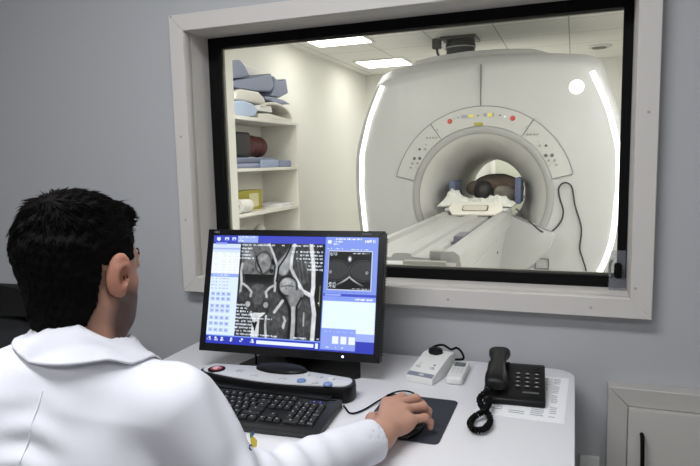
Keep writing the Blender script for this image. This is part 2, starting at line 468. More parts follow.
obj('power_light', B().cyl(TM @ Vector((.172, -.0046, -MH / 2 + .0115)), TM @ Vector((.172, -.0038, -MH / 2 + .0115)), .003, n=12),
    mat('power_led', (190, 215, 255), .4, emit=5.), bz, local=True)
b = B()
for k in range(5):
    c = TM @ Vector((.13 + .009 * k, -.0045, -MH / 2 + .0105)); b.cyl(c, c + TM.to_3x3() @ Vector((0, .001, 0)), .0016, n=8)
obj('menu_button', b, M_BLKPL2, bz, local=True)

def paint_screen(nu, nv):
    """the picture on the display, row 0 at the top; sRGB 0..1"""
    U, V = np.meshgrid((np.arange(nu) + .5) / nu, (np.arange(nv) + .5) / nv)
    im = np.zeros((nv, nu, 3)); im[:] = np.array((205, 222, 252)) / 255
    r = np.random.default_rng(3)
    def rect(u0, u1, v0, v1, c, a=1.):
        m = (U >= u0) & (U < u1) & (V >= v0) & (V < v1); im[m] = im[m] * (1 - a) + np.array(c) / 255 * a
    def ticks(u0, u1, v, c, h=.010, dens=.72, a=1., cw=.0042):
        u = u0
        while u < u1 - cw:
            if r.random() < dens: rect(u, u + cw * r.uniform(.7, 1.), v + r.uniform(0, .25) * h, v + h * r.uniform(.75, 1.), c, a)
            u += cw * 1.25
    # top bar
    rect(0, 1, 0, .068, (62, 72, 188)); rect(.235, .285, 0, .068, (70, 84, 200))
    rect(.158, .285, .002, .066, (150, 172, 240))
    for v in (.008, .026, .044): ticks(.165, .27 if v < .01 else .20, v, (235, 242, 255), .013)
    for k, u in enumerate((.022, .075, .122)):
        rect(u, u + .024, .018, .046, (215, 226, 255)); rect(u + .006, u + .018, .030, .052, (90, 110, 220) if k else (235, 240, 255))
    for u in (.052, .105, .15): rect(u, u + .002, .004, .064, (40, 48, 150))
    # left column
    rect(0, .178, .068, .082, (40, 50, 120)); rect(.02, .09, .068, .086, (140, 160, 230)); rect(0, .178, .086, .16, (205, 218, 250)); rect(0, .178, .12, .135, (160, 180, 228))
    rect(0, .178, .16, .36, (232, 238, 255))
    for v in np.arange(.165, .355, .026):
        for u in (.02, .07, .11, .145): ticks(u, u + .024, v, (170, 185, 225), .010, .8, .55)
    rect(0, .178, .358, .39, (140, 164, 232)); ticks(.02, .12, .367, (225, 235, 255), .012)
    rect(0, .178, .39, .93, (212, 228, 254))
    for v in np.arange(.40, .5, .03):
        ticks(.01, .05, v, (110, 130, 190), .011, .8, .7); ticks(.06, .12, v, (120, 140, 195), .011, .8, .6)
    for v in (.53, .575, .64, .685, .75, .80, .86):
        for u in (.012, .045, .078, .111): rect(u, u + .027, v, v + .034, (176, 194, 236)); rect(u + .006, u + .020, v + .01, v + .023, (132, 152, 210))
    # bottom bar
    rect(0, .70, .925, 1, (44, 54, 176)); rect(0, .70, .925, .933, (90, 110, 220))
    for u in (.01, .05, .09, .15, .215, .28): ticks(u, u + .03, .955, (220, 230, 255), .02, .8); rect(u + .008, u + .02, .94, .955, (220, 230, 255))
    rect(.32, .66, .945, .978, (222, 232, 255)); rect(.668, .685, .94, .985, (220, 230, 255))
    # big scan window
    u0, u1, v0, v1 = .178, .695, .068, .925
    S = (U - u0) / (u1 - u0); T = (V - v0) / (v1 - v0); inside = (S >= 0) & (S < 1) & (T >= 0) & (T < 1)
    g = np.full(S.shape, .035)
    def nz(f, seed):
        q = np.random.default_rng(seed); o = 0
        for k in range(10):
            a = q.uniform(0, 6.28); s = f * q.uniform(.6, 1.6); o = o + np.sin((S * cos(a) + T * sin(a)) * s + q.uniform(0, 6.28))
        return o / 10 * 2.2
    n1, n2, n3 = nz(28, 1), nz(70, 2), nz(160, 4)
    def E(s, t, a, b_, ang=0):
        c, d = cos(ang), sin(ang); x = (S - s) * .88; y = T - t
        return np.sqrt(((x * c + y * d) / (a * .88)) ** 2 + ((-x * d + y * c) / b_) ** 2)
    def blob(s, t, a, b_, val, ang=0, soft=.14, tex=.06):
        nonlocal g
        w_ = np.clip((1 - E(s, t, a, b_, ang)) / soft, 0, 1); g = g * (1 - w_) + (val + tex * n2 + .03 * n3) * w_
    def rim(s, t, a, b_, val, ang=0, wd=.10):
        nonlocal g
        w_ = np.exp(-((E(s, t, a, b_, ang) - 1) / wd) ** 2); g = g * (1 - w_) + val * w_
    def stroke(pts, wd, val, tex=.05):
        nonlocal g
        dmin = np.full(S.shape, 9.); wv = np.full(S.shape, wd[0] if isinstance(wd, tuple) else wd)
        for k in range(len(pts) - 1):
            a, c = np.array(pts[k]), np.array(pts[k + 1]); d = c - a
            h = np.clip(((S - a[0]) * d[0] + (T - a[1]) * d[1]) / (d @ d), 0, 1)
            q = np.hypot((S - a[0] - h * d[0]) * .88, T - a[1] - h * d[1])
            if isinstance(wd, tuple):
                f = (k + h) / (len(pts) - 1); q = q / (wd[0] + (wd[1] - wd[0]) * f)
            else: q = q / wd
            dmin = np.minimum(dmin, q)
        w_ = np.clip((1.15 - dmin) / .35, 0, 1); g = g * (1 - w_) + (val + tex * n2) * w_
    # hip scan, laid out on a 362 x 408 sheet
    def K(x, y): t = (y - 26) / 408; return (x - 40 + 28 * t) / 362, t
    def O(x, y, rx, ry, val, ang=0, soft=.14, tex=.05): s, t = K(x, y); blob(s, t, rx / 362, ry / 408, val, ang, soft, tex)
    def RM(x, y, rx, ry, val, wd=.1): s, t = K(x, y); rim(s, t, rx / 362, ry / 408, val, 0, wd)
    def L(pts, w0, val, w1=None): stroke([K(*q) for q in pts], (w0 / 400, (w1 or w0) / 400), val, .04)
    def G(pts, val, tex=.04):
        nonlocal g
        m = np.zeros(S.shape, bool); Q = [K(*q) for q in pts]
        for (xa, ya), (xb, yb) in zip(Q, Q[1:] + Q[:1]):
            if ya == yb: continue
            m ^= ((T > ya) != (T > yb)) & (S < (xb - xa) * (T - ya) / (yb - ya) + xa)
        g = np.where(m, val + tex * n2 + .02 * n3, g)
    body = S < (.90 + .03 * np.sin(T * 5 + 1)); g = np.where(body, .17 + .025 * n2, g)
    O(225, 70, 46, 70, .17); O(305, 115, 46, 110, .25, .1)
    for x in (285, 300, 318): L([(x, 70), (x + 4, 120), (x + 12, 190)], 2.2, .36)
    G([(52, 26), (166, 26), (186, 120), (182, 162), (52, 162), (44, 120)], .40, .07)
    O(82, 105, 30, 45, .46, 0, .3, .09); O(140, 112, 33, 46, .52, 0, .2, .08); RM(140, 112, 35, 48, .20, .07); O(95, 48, 40, 16, .34, 0, .3)
    L([(108, 84), (116, 118), (132, 152)], 4, .10)
    O(184, 104, 9, 18, .03); O(174, 146, 10, 10, .03)
    L([(48, 118), (42, 150), (44, 200), (38, 250)], 5, .72); L([(166, 30), (186, 80), (200, 124), (192, 180), (188, 240)], 5, .74)
    w_ = np.clip((T - K(0, 166)[1]) / .11, 0, 1); m = (T > K(0, 163)[1]) & (T < K(0, 210)[1]) & (np.abs(S - K(120, 185)[0]) < .182 - .35 * (T - K(0, 163)[1])); g = np.where(m, .015 + .20 * w_ ** 2.2, g)
    O(120, 232, 46, 34, .31, 0, .3); O(118, 275, 30, 30, .34, 0, .4)
    for x in (66, 176): O(x, 262, 40, 28, .24, .3 if x < 100 else -.3, .2)
    L([(52, 206), (72, 220), (88, 240), (84, 258)], 5, .70); L([(190, 206), (168, 218), (150, 238), (154, 258)], 5, .70)
    O(112, 312, 44, 24, .20, 0, .3)
    for x in (72, 150): O(x, 293, 13, 15, .64, 0, .3); RM(x, 293, 16, 18, .14, .12)
    O(60, 372, 44, 60, .20, 0, .2)
    G([(78, 330), (150, 326), (124, 350), (116, 436), (84, 436), (92, 360)], .80); G([(88, 366), (114, 366), (102, 408)], .03)
    L([(152, 340), (148, 380), (150, 436)], 5, .74)
    O(200, 355, 50, 92, .27, .05, .15, .06); L([(186, 322), (202, 300), (222, 272)], 6, .74); L([(226, 340), (232, 356), (222, 380)], 5, .70); L([(228, 372), (224, 386)], 4, .78)
    L([(272, 28), (250, 80), (226, 122)], 9, .60, 30); O(225, 142, 26, 26, .58, 0, .3)
    L([(276, 28), (262, 86), (258, 132), (278, 176), (304, 226), (342, 246)], 5, .82, 9)
    L([(262, 30), (236, 84), (206, 128), (196, 190)], 3.5, .05)
    L([(246, 216), (270, 246), (274, 280)], 30, .50, 26); O(292, 240, 22, 22, .50, 0, .3); O(243, 208, 36, 38, .56, 0, .12, .05); O(240, 190, 25, 16, .68, 0, .4)
    RM(243, 208, 40, 42, .05, .07); L([(216, 212), (244, 206), (270, 210)], 2.4, .34); L([(262, 236), (276, 262)], 20, .52)
    L([(206, 232), (232, 262), (250, 300), (252, 350), (244, 436)], 5.5, .03); L([(300, 256), (282, 290), (278, 340), (276, 436)], 4, .05)
    L([(266, 300), (266, 350), (260, 436)], 8, .66, 9)
    O(312, 350, 32, 96, .26, 0, .15); L([(310, 318), (307, 372)], 3, .62)
    L([(344, 26), (352, 120), (350, 210), (344, 250), (352, 320), (342, 436)], 8, .84, 9)
    g = g * (1 + .10 * n1)
    img = np.clip(g, 0, 1)[..., None] * np.array((.97, .985, 1.0)); im[inside] = img[inside]
    wh = (232, 240, 252)
    def line(s0, s1, t, h=.024): ticks(u0 + s0 * (u1 - u0), u0 + s1 * (u1 - u0), v0 + t * (v1 - v0), wh, h * .72, .82, .9, .0052)
    line(.02, .44, .012); line(.50, .54, .012); line(.62, .98, .012); line(.02, .16, .05); line(.02, .12, .085); line(.02, .14, .12); line(.0, .22, .155)
    line(.58, .99, .075); line(.72, .99, .112); line(.68, .99, .148); line(.76, .99, .185); line(.82, .99, .222); line(.80, .99, .26)
    for k, t in enumerate(np.arange(.655, .98, .034)):
        line(.0, (.12, .14, .20, .20, .44, .24, .20, .26, .24, .46)[k], t)
    line(.45, .52, .965); line(.70, .86, .965); line(.90, .99, .965); line(.955, .985, .60)
    stroke_u = u0 + .965 * (u1 - u0); rect(stroke_u, stroke_u + .004, .44, .62, (160, 170, 120), .7)
    rect(.0, .70, .921, .926, (130, 160, 235))
    # right column
    rect(.695, 1, 0, .50, (124, 146, 228)); rect(.695, .70, 0, 1, (80, 120, 220))
    for v, a in ((.012, .91), (.036, .80), (.058, .78)): ticks(.745, a, v, (240, 245, 255), .015, .85)
    ticks(.925, .985, .022, (240, 245, 255), .03, .9, 1, .006); rect(.71, .73, .03, .06, (225, 232, 255)); ticks(.71, .80, .10, (225, 232, 255), .012); ticks(.84, .95, .105, (235, 242, 255), .010)
    a0, a1, b0, b1 = .722, .965, .128, .462
    rect(a0 - .004, a1 + .004, b0 - .006, b1 + .006, (206, 212, 226))
    X = (U - a0) / (a1 - a0); Y = (V - b0) / (b1 - b0); ins = (X >= 0) & (X < 1) & (Y >= 0) & (Y < 1)
    k = np.full(X.shape, .03)
    for cx in (.17, .83):
        q = np.sqrt(((X - cx) / .34) ** 2 + ((Y - .50) / .26) ** 2); w_ = np.clip((1 - q) / .12, 0, 1)
        k = k * (1 - w_) + (.21 + .035 * np.sin(X * 60 + 9 * np.sin(Y * 31)) * np.sin(Y * 47 + 5 * X)) * w_; k = np.where(np.abs(q - 1.04) < .03, np.maximum(k, .25), k)
        q = np.hypot((X - (.05 if cx < .5 else .90)) / .04, (Y - .55) / .05); k = np.where(q < 1, .5, k); k = np.where(np.abs(q - 1.2) < .2, .06, k)
    q = np.hypot((X - .49) / .045, (Y - .20) / .08); k = np.maximum(k, np.clip(1.35 - q, 0, 1) * .95)
    for sg in (-1, 1):
        q = Y - (.66 + .55 * np.abs(X - .5) ** .75); m = (np.sign(X - .5) == sg) & (np.abs(X - .5) < .33)
        k = np.where(m, np.maximum(k, .8 * np.exp(-(q / .028) ** 2) * np.clip(1.25 - 2.6 * np.abs(X - .5), 0, 1)), k)
    im[ins] = np.clip(k, 0, 1)[ins][:, None] * np.array((.97, .985, 1.02))
    for t in (.03, .06, .09): ticks(a0 + .004, a0 + .05, b0 + t * .33, wh, .009, .8, .8)
    for t in (.82, .86, .90, .94): ticks(a0 + .004, a0 + .045, b0 + t * .33, wh, .010, .85, .9)
    ticks(a0 + .13, a0 + .23, b0 + .012, wh, .009, .8, .9); ticks(a0 + .14, a0 + .24, b1 - .014, wh, .009, .8, .9)
    ticks(.73, .95, .482, (60, 70, 130), .008, .35, .8)
    rect(.70, 1, .50, .522, (66, 78, 188)); rect(.71, .80, .503, .518, (150, 168, 240)); rect(.70, 1, .522, .565, (128, 150, 234)); ticks(.88, .98, .535, (235, 240, 255), .018)
    rect(.703, .992, .565, .835, (222, 238, 252)); rect(.70, 1, .835, .90, (150, 168, 236)); rect(.70, 1, .90, 1, (52, 62, 176))
    rect(.70, .895, .80, .985, (136, 156, 232)); ticks(.72, .88, .825, (200, 212, 250), .01, .6, .8)
    for u in (.765, .812, .858): rect(u, u + .034, .865, .93, (228, 236, 255)); 
    ticks(.72, .75, .955, (235, 240, 255), .016); ticks(.77, .79, .955, (235, 240, 255), .016); ticks(.82, .84, .955, (235, 240, 255), .016)
    return im

NU, NV = 420, 262
im = paint_screen(NU, NV); im = np.where(im <= .04045, im / 12.92, ((im + .055) / 1.055) ** 2.4)
sx0, sx1, sz0, sz1 = -MW / 2 + BX, MW / 2 - BX, -MH / 2 + BB, MH / 2 - BT
me = grid_mesh(lambda U, V: (sx0 + (sx1 - sx0) * U, np.full(U.shape, -.0012), sz1 + (sz0 - sz1) * V), NU, NV)
me.transform(TM); color_attr(me, 'picture', im.reshape(-1, 3))
obj('screen', me, M_SCREEN, mon, local=True)
# stand
b = B()
b.prism([(-.15, -.035), (.20, -.035), (.215, -.02), (.165, .15), (-.12, .15), (-.165, -.02)], 'z', 0, .014, .005)
obj('stand_base', b, M_BLKPL, mon, local=True)
obj('stand_neck', B().prism([(.06, .012), (.13, .012), (.09, .24), (.055, .24)], 'x', -.05, .05, .006), M_BLKPL, mon, local=True)
# cables hanging behind the panel
for pts in ([(-.905, 1.60, .93), (-.90, 1.57, .82), (-.885, 1.55, .765), (-.87, 1.53, .746), (-.84, 1.58, .744), (-.8, 1.7, .744)],
            [(-.70, 1.62, .93), (-.735, 1.60, .81), (-.765, 1.58, .755), (-.77, 1.62, .744), (-.74, 1.72, .744)]):
    obj('cable', B().tube(smooth_path(pts, 8), .0032, 8), M_BLACK, mon)

# ------------------------------------------------------------------ intercom console behind the keyboard
con = thing('intercom_console', 'silver and black curved console with round buttons behind the keyboard', 'console', (-.74, 1.39, DZ))
def con_outline(grow, n=18):
    top, bot = [], []
    for k in range(n + 1):
        t = k / n; x = -.942 - grow + (.398 + 2 * grow) * t
        top.append((x, 1.432 + .016 * sin(pi * t) + grow * .7)); bot.append((x, 1.366 - .026 * sin(pi * t) - grow * .7))
    e = []
    for k in range(1, 8):
        a = rad(-90 + 180 * k / 8); e.append((top[-1][0] + .022 * cos(a), (top[-1][1] + bot[-1][1]) / 2 + (top[-1][1] - bot[-1][1]) / 2 * sin(a)))
    l = []
    for k in range(1, 8):
        a = rad(90 + 180 * k / 8); l.append((top[0][0] + .022 * cos(a), (top[0][1] + bot[0][1]) / 2 + (top[0][1] - bot[0][1]) / 2 * sin(a)))
    return bot + e + top[::-1] + l
obj('body', B().prism(con_outline(.006), 'z', DZ, .782, .006), M_BLKPL, con)
b = B().prism(con_outline(-.003), 'z', .780, .7855, .002); b.mi = 1
for x in (-.79, -.705):
    b.box(x - .010, x + .010, 1.371, 1.373, .7853, .7861); b.box(x - .010, x - .008, 1.362, 1.373, .7853, .7861); b.box(x + .008, x + .010, 1.366, 1.373, .7853, .7861); b.box(x - .004, x + .004, 1.379, 1.3805, .7853, .7861)
for k in range(4): b.box(-.857, -.835, 1.383 + k * .005, 1.3855 + k * .005, .7853, .7860)
obj('panel', b, None, con, mats=[M_SILV, M_INK])
b = B()
R_ = [[Vector((-.742 + .077 * s * cos(2 * pi * k / 36), 1.435 + .036 * s * sin(2 * pi * k / 36), z)) for k in range(36)] for s, z in ((1, .782), (.99, .788), (.9, .794), (.6, .798), (.05, .80))]
obj('speaker_grille', b.rings(R_), M_BLKPL, con)
bd = obj('badge', B().lathe([(.024, 0), (.024, .002), (.021, .003)], (-.917, 1.386, .7853), 28), M_BLACK, con)
obj('badge_face', B().lathe([(.0165, 0), (.0165, .0012)], (-.917, 1.386, .7880), 24), mat('badge_red', (176, 40, 52), .4), bd)
b = B()
for z, r0 in ((0, .0095),):
    pts = [(-.917 + r0 * cos(a), 1.386 + r0 * sin(a) * .9, .7895) for a in np.linspace(0, 5.4, 20)]
    b.tube(pts, .0014, 6); b.tube([(-.922, 1.383, .7895), (-.917, 1.388, .7895), (-.912, 1.383, .7895)], .0012, 6)
obj('badge_emblem', b, mat('badge_white', (230, 225, 225), .5), bd)
for k, (x, y, r, m) in enumerate(((-.655, 1.413, .0085, M_GREYB), (-.618, 1.408, .0085, M_GREYB), (-.583, 1.404, .009, M_WHPL), (-.652, 1.369, .0125, M_BLUEB), (-.613, 1.366, .0085, M_GREYB), (-.577, 1.366, .0125, M_BLUEB))):
    o = obj('button', B().lathe([(r, 0), (r, .003), (r * .85, .0048), (r * .4, .0052)], (x, y, .7853), 20), m, con)
obj('front_ledge', B().box(-.93, -.555, 1.315, 1.345, DZ + .018, .768, .004), M_BLKPL, con)

# ------------------------------------------------------------------ keyboard
kb = thing('keyboard', 'black full size keyboard in front of the monitor', 'keyboard', (-.727, 1.24, DZ))
prof = [(1.156, .740), (1.152, .749), (1.166, .753), (1.33, .765), (1.338, .760), (1.338, .740)]
obj('case', B().prism(prof, 'x', -.955, -.499, .003), M_BLKPL2, kb)
def deck(y): return .7535 + (y - 1.15) * .0667
U_ = .0188
def key_mesh(w, d):
    b = B(); h = .0075
    r0 = [(-w / 2 + .0012, -d / 2 + .0012), (w / 2 - .0012, -d / 2 + .0012), (w / 2 - .0012, d / 2 - .0012), (-w / 2 + .0012, d / 2 - .0012)]
    rings = [[Vector((x * s, y * s + o, z)) for x, y in r0] for s, o, z in ((1, 0, 0), (.92, .0004, h * .7), (.80, .0012, h), (.76, .0012, h - .0006))]
    b.rings(rings, False, True); b.mi = 1
    b.box(-.0042, -.0005, .0012, .0042, h - .0009, h - .0001)
    me = bpy.data.meshes.new('key'); b.bm.to_mesh(me); b.bm.free(); return me
KM = {}
def put_key(xc, yc, w=1., d=1.):
    k = (round(w, 2), d)
    if k not in KM:
        KM[k] = key_mesh(w * U_, d * U_)
        KM[k].materials.append(M_KEY); KM[k].materials.append(M_LEGEND)
    o = bpy.data.objects.new('key', KM[k]); COL.objects.link(o); o.parent = kb
    o.location = (xc - kb.location.x, yc - kb.location.y, deck(yc) - DZ - .001); o.rotation_euler = (rad(3.8), 0, 0)
    return (xc, yc)
X0 = -.945; Y0 = 1.301
keys = []; hidden = []
def row(y, start, ws):
    x = start
    for w_ in ws:
        if w_ > 0: keys.append((x + w_ * U_ / 2, y, w_, 1))
        x += abs(w_) * U_
row(Y0, X0, [1, -1, 1, 1, 1, 1, -.5, 1, 1, 1, 1, -.5, 1, 1, 1, 1, -.25, 1, 1, 1])
rows_y = [Y0 - .025 - .0208 * k for k in range(5)]
row(rows_y[0], X0, [1] * 13 + [2, -.25, 1, 1, 1, -.25, 1, 1, 1, 1])
row(rows_y[1], X0, [1.5] + [1] * 12 + [1.5, -.25, 1, 1, 1, -.25, 1, 1, 1])
row(rows_y[2], X0, [1.75] + [1] * 11 + [2.25, -3.5, 1, 1, 1])
row(rows_y[3], X0, [2.25] + [1] * 10 + [2.75, -1.25, 1, -1.25, 1, 1, 1])
row(rows_y[4], X0, [1.25, 1.25, 1.25, 6.25, 1.25, 1.25, 1.25, 1.25, -.25, 1, 1, 1, -.25, 2, 1])
xp = X0 + U_ * 21.5 + U_ / 2
keys.append((xp, (rows_y[1] + rows_y[2]) / 2, 1, 2)); keys.append((xp, (rows_y[3] + rows_y[4]) / 2, 1, 2))
keys.sort(key=lambda k: -(k[0] - .25 * k[1]))
for k in keys[:88]: put_key(*k)
b = B()
for k in keys[88:]:
    if (round(k[2], 2), k[3]) not in KM: KM[(round(k[2], 2), k[3])] = key_mesh(k[2] * U_, k[3] * U_)
    me = KM[(round(k[2], 2), k[3])].copy(); me.transform(Matrix.Translation((k[0], k[1], deck(k[1]) - .001)) @ Matrix.Rotation(rad(3.8), 4, 'X')); b.mesh(me)
o = obj('keys', b, None, kb, mats=[M_KEY, M_LEGEND]); o['kind'] = 'stuff'
for x in (-.551, -.535, -.519):
    obj('status_light', B().cyl((x - .01, 1.303, deck(1.303)), (x - .01, 1.303, deck(1.303) + .0012), .0017, n=8), mat('blue_led', (90, 90, 235), .4, emit=1.5) if x < -.52 else mat('dark_led', (40, 60, 60), .4), kb)
b = B()
b.box(-.94, -.51, 1.3195, 1.3215, .7645, .7655); obj('rear_groove', b, M_BLACK, kb)

kb.rotation_euler = (0, 0, rad(4)); kb.location = (-.749, 1.228, DZ)

# ------------------------------------------------------------------ mouse pad and mouse
mp = obj('mouse_pad', B().prism(rrect(-.447, -.262, 1.215, 1.462, .014), 'z', DZ, DZ + .003, .001, 1), M_MPAD)
tag(mp, 'charcoal cloth mouse pad under the hand', 'mouse pad')
ms = thing('computer_mouse', 'black mouse gripped under the right hand on the charcoal pad', 'mouse', (-.338, 1.258, DZ + .003), rad(-14))
rings = []
for z, s in ((0, .94), (.005, 1.), (.011, .97), (.016, .84), (.019, .6), (.0205, .25)):
    rings.append([Vector((.029 * s * (abs(cos(a)) ** .8) * (1 if cos(a) > 0 else -1), .052 * s * (abs(sin(a)) ** .85) * (1 if sin(a) > 0 else -1) - .004 * z / .03, z)) for a in np.linspace(0, 2 * pi, 33)[:-1]])
obj('shell', B().rings(rings), M_BLKGL, ms, local=True)
obj('scroll_wheel', B().cyl((-.004, .028, .015), (.004, .028, .015), .007, n=16), M_BLKPL2, ms, local=True)
obj('cord', B().tube(smooth_path([(-.325, 1.312, .75), (-.345, 1.41, .748), (-.385, 1.468, .749), (-.425, 1.462, .748), (-.452, 1.40, .7455), (-.469, 1.347, .7435), (-.485, 1.315, .7435), (-.500, 1.312, .7435), (-.518, 1.335, .7435), (-.528, 1.348, .7435)], 8), .0022, 8), M_BLACK, ms)

# ------------------------------------------------------------------ intercom box with knob, remote, phone, paper
bx = thing('control_box', 'small white control box with a black knob and two push buttons on the desk', 'control box', (-.371, 1.632, DZ), rad(-13))
bx.scale = (1, .77, .84)
pr = [(-.10, 0), (-.10, .022), (-.072, .030), (.045, .062), (.095, .062), (.10, .055), (.10, 0)]
obj('housing', B().prism(pr, 'x', -.041, .041, .004), M_WHPL, bx, local=True)
SL = Matrix.Translation((0, -.086, .0262)) @ Matrix.Rotation(atan2(.008, .028), 4, 'X')
obj('label_strip', B().box(-.038, .038, -.011, .011, 0, .001, 0, 1, SL), mat('slate_label', (128, 132, 146), .5), bx, local=True)
obj('label_mark', B().box(-.004, .010, -.006, .006, .001, .0014, 0, 1, SL), M_LEGEND, bx, local=True)
for x, m in ((-.022, mat('pink_light', (236, 170, 165), .4)), (.02, M_BLACK)):
    z = .030 + (-.045 + .072) * .2735
    obj('push_button', B().box(x - .006, x + .006, -.050, -.042, z - .002, z + .007, .001), M_GREYB, bx, local=True)
    obj('indicator', B().cyl((x, -.022, z + .004), (x, -.0225, z + .0075), .003, n=10), m, bx, local=True)
obj('knob', B().lathe([(.021, 0), (.022, .004), (.020, .016), (.016, .019), (.004, .0195)], (-.005, .055, .060), 24), M_BLKPL, bx, local=True)
obj('cable', B().tube(smooth_path([(-.43, 1.72, .743), (-.42, 1.75, .75), (-.395, 1.768, .778), (-.365, 1.772, .786), (-.34, 1.768, .776), (-.322, 1.765, .783), (-.306, 1.76, .772), (-.303, 1.768, .75), (-.33, 1.775, .743)], 8), .0035, 8), M_BLACK, bx)

rc = thing('handheld_remote', 'small white remote with a grey display lying between control box and phone', 'remote', (-.296, 1.644, DZ), rad(1))
obj('housing', B().prism(rrect(-.0235, .0235, -.072, .074, .012), 'z', 0, .021, .007, 3), M_WHPL, rc, local=True)
obj('display', B().prism(rrect(-.0155, .0155, .022, .055, .003), 'z', .0205, .0222), M_LCD, rc, local=True)
for r_ in range(3):
    for c in (-.013, 0, .013):
        obj('button', B().lathe([(.0042, 0), (.0042, .0012), (.003, .0018)], (c * .85, .005 - r_ * .016, .0205), 10), M_GREYB, rc, local=True)

pp = thing('phone_list', 'printed white sheet lying under the black telephone', 'paper', (-.105, 1.56, DZ), rad(-1.5))
b = B().box(-.105, .098, -.153, .150, .0002, .0012); b.mi = 1
for x0, x1 in ((.062, .078), (.02, .05), (-.03, .01), (-.09, -.045)):
    for k in range(24):
        y = .13 - k * .0112
        if random.random() < .85: b.box(x0, x0 + (x1 - x0) * random.uniform(.82, 1), y, y + .0045, .0012, .0015)
obj('sheet', b, None, pp, local=True, mats=[M_PAPER, M_INK])

ph = thing('telephone', 'black desk telephone with a coiled cord standing on a printed sheet', 'telephone', (-.133, 1.574, DZ + .0016), rad(3))
ph.scale = (.93, .85, .76)
# base wedge
pf = [(-.118, 0), (-.118, .018), (-.105, .026), (.075, .064), (.105, .060), (.11, .0)]
obj('base', B().prism(pf, 'x', -.082, .078, .006, 3), M_BLKPL, ph, local=True)
def phz(y): return .026 + (y + .105) * (.038 / .18)
b = B(); b.prism([(-.112, .018), (-.100, .030), (-.075, .052), (-.055, .046), (-.03, .040), (.03, .052), (.055, .068), (.08, .072), (.095, .064), (.095, .03)], 'x', -.080, -.018, .005, 2)
obj('cradle', b, M_BLKPL, ph, local=True)
hs = []
for y, wx, hz, zc in ((-.118, .020, .012, .060), (-.112, .027, .019, .064), (-.092, .030, .022, .069), (-.068, .029, .019, .078), (-.04, .023, .013, .088), (0, .021, .012, .096), (.035, .023, .013, .100), (.062, .029, .019, .100), (.088, .031, .022, .099), (.108, .028, .019, .097), (.116, .021, .012, .095)):
    hs.append([Vector((-.049 + wx * abs(cos(a)) ** .7 * (1 if cos(a) > 0 else -1), y, zc + hz * abs(sin(a)) ** .7 * (1 if sin(a) > 0 else -1))) for a in np.linspace(0, 2 * pi, 25)[:-1]])
obj('handset', B().rings(hs), M_BLKPL, ph, local=True)
kx = (.006, .031, .056)
for r_ in range(4):
    for x in kx:
        y = .020 - r_ * .0235
        kk = obj('key', B().box(x - .0075, x + .0075, y - .0065, y + .0065, phz(y) - .002, phz(y) + .004, .002), M_BLKPL2, ph, local=True)
        obj('key_number', B().box(x - .0035, x + .0035, y - .0035, y + .003, phz(y) + .0042, phz(y) + .0047), M_LEGEND, kk, local=True)
for r_ in range(3):
    y = .066 - r_ * .013
    obj('function_key', B().box(.044, .066, y - .004, y + .004, phz(y) - .002, phz(y) + .0035, .001), M_BLKPL2, ph, local=True)
obj('name_plate', B().box(.02, .062, -.083, -.074, phz(-.079) - .001, phz(-.079) + .001), mat('grey_plate', (96, 97, 100), .4), ph, local=True)
# coiled cord
path = smooth_path([(-0.176, 1.445, 0.785), (-0.194, 1.456, 0.776), (-0.207, 1.437, 0.764), (-0.194, 1.404, 0.756), (-0.176, 1.373, 0.754), (-0.169, 1.337, 0.753), (-0.177, 1.297, 0.753), (-0.195, 1.286, 0.753), (-0.21, 1.313, 0.753), (-0.207, 1.354, 0.753), (-0.191, 1.371, 0.76), (-0.182, 1.406, 0.764), (-0.183, 1.449, 0.762)], 26)
hel = []; L = 0
for i_, p in enumerate(path):
    t = (path[min(i_ + 1, len(path) - 1)] - path[max(i_ - 1, 0)]).normalized(); u = (Vector((0, 0, 1)) - t * t.z).normalized(); w_ = t.cross(u)
    if i_: L += (p - path[i_ - 1]).length
    a = L / .0062 * 2 * pi; hel.append((p, u, w_, a))
fine = []
for i_ in range(len(hel) - 1):
    p, u, w_, a = hel[i_]; p2, u2, w2, a2 = hel[i_ + 1]; n = max(1, int((a2 - a) / .75))
    for j in range(n):
        f = j / n; aa = a + (a2 - a) * f; fine.append(p.lerp(p2, f) + (u * cos(aa) + w_ * sin(aa)) * .0058)
obj('coiled_cord', B().tube(fine, .0025, 6), M_BLACK, ph)

# ------------------------------------------------------------------ scanner
AX, AZ, FY = -.71, 1.04, 5.0
sc = thing('mri_scanner', 'large off white magnetic resonance scanner with a round bore behind the window', 'scanner', (AX, 5.8, 0))
side = [(0, .74), (.2, .87), (.43, .955), (.6, 1.03), (.77, 1.06), (1.1, 1.085), (1.42, 1.075), (1.7, 1.00), (1.86, .935), (1.99, .875)]
def half_x(z):
    for (z0, x0), (z1, x1) in zip(side, side[1:]):
        if z <= z1: return x0 + (x1 - x0) * (z - z0) / (z1 - z0)
    return side[-1][1]
def outline_pts(top_add=0., grow=0.):
    s_ = smooth_path([(x + grow, 0, z) for z, x in side], 4)
    r = [(p.x, p.z + (top_add * max(0, (p.z - 1.7) / .3))) for p in s_]
    zt = 2.0 + top_add
    arc = [((.86 + grow) * (1 - k / 10), zt + .03 + .075 * (1 - (1 - k / 10) ** 2)) for k in range(1, 11)]
    R = r + arc
    return R + [(-x, z) for x, z in R[::-1][1:]]
def radial(poly, n=144):
    """distance from the axis to the outline for n directions"""
    out = []
    P = [(x, z - AZ) for x, z in poly]
    for k in range(n):
        a = 2 * pi * k / n; dx, dz = cos(a), sin(a); best = None
        for (x0, z0), (x1, z1) in zip(P, P[1:] + P[:1]):
            ex, ez = x1 - x0, z1 - z0; den = dx * ez - dz * ex
            if abs(den) < 1e-9: continue
            t = (x0 * ez - z0 * ex) / den; u = (x0 * dz - z0 * dx) / den
            if t > 0 and -1e-6 <= u <= 1 + 1e-6: best = t if best is None else max(best, t)
        out.append(best or 1.)
    return out
NA = 144
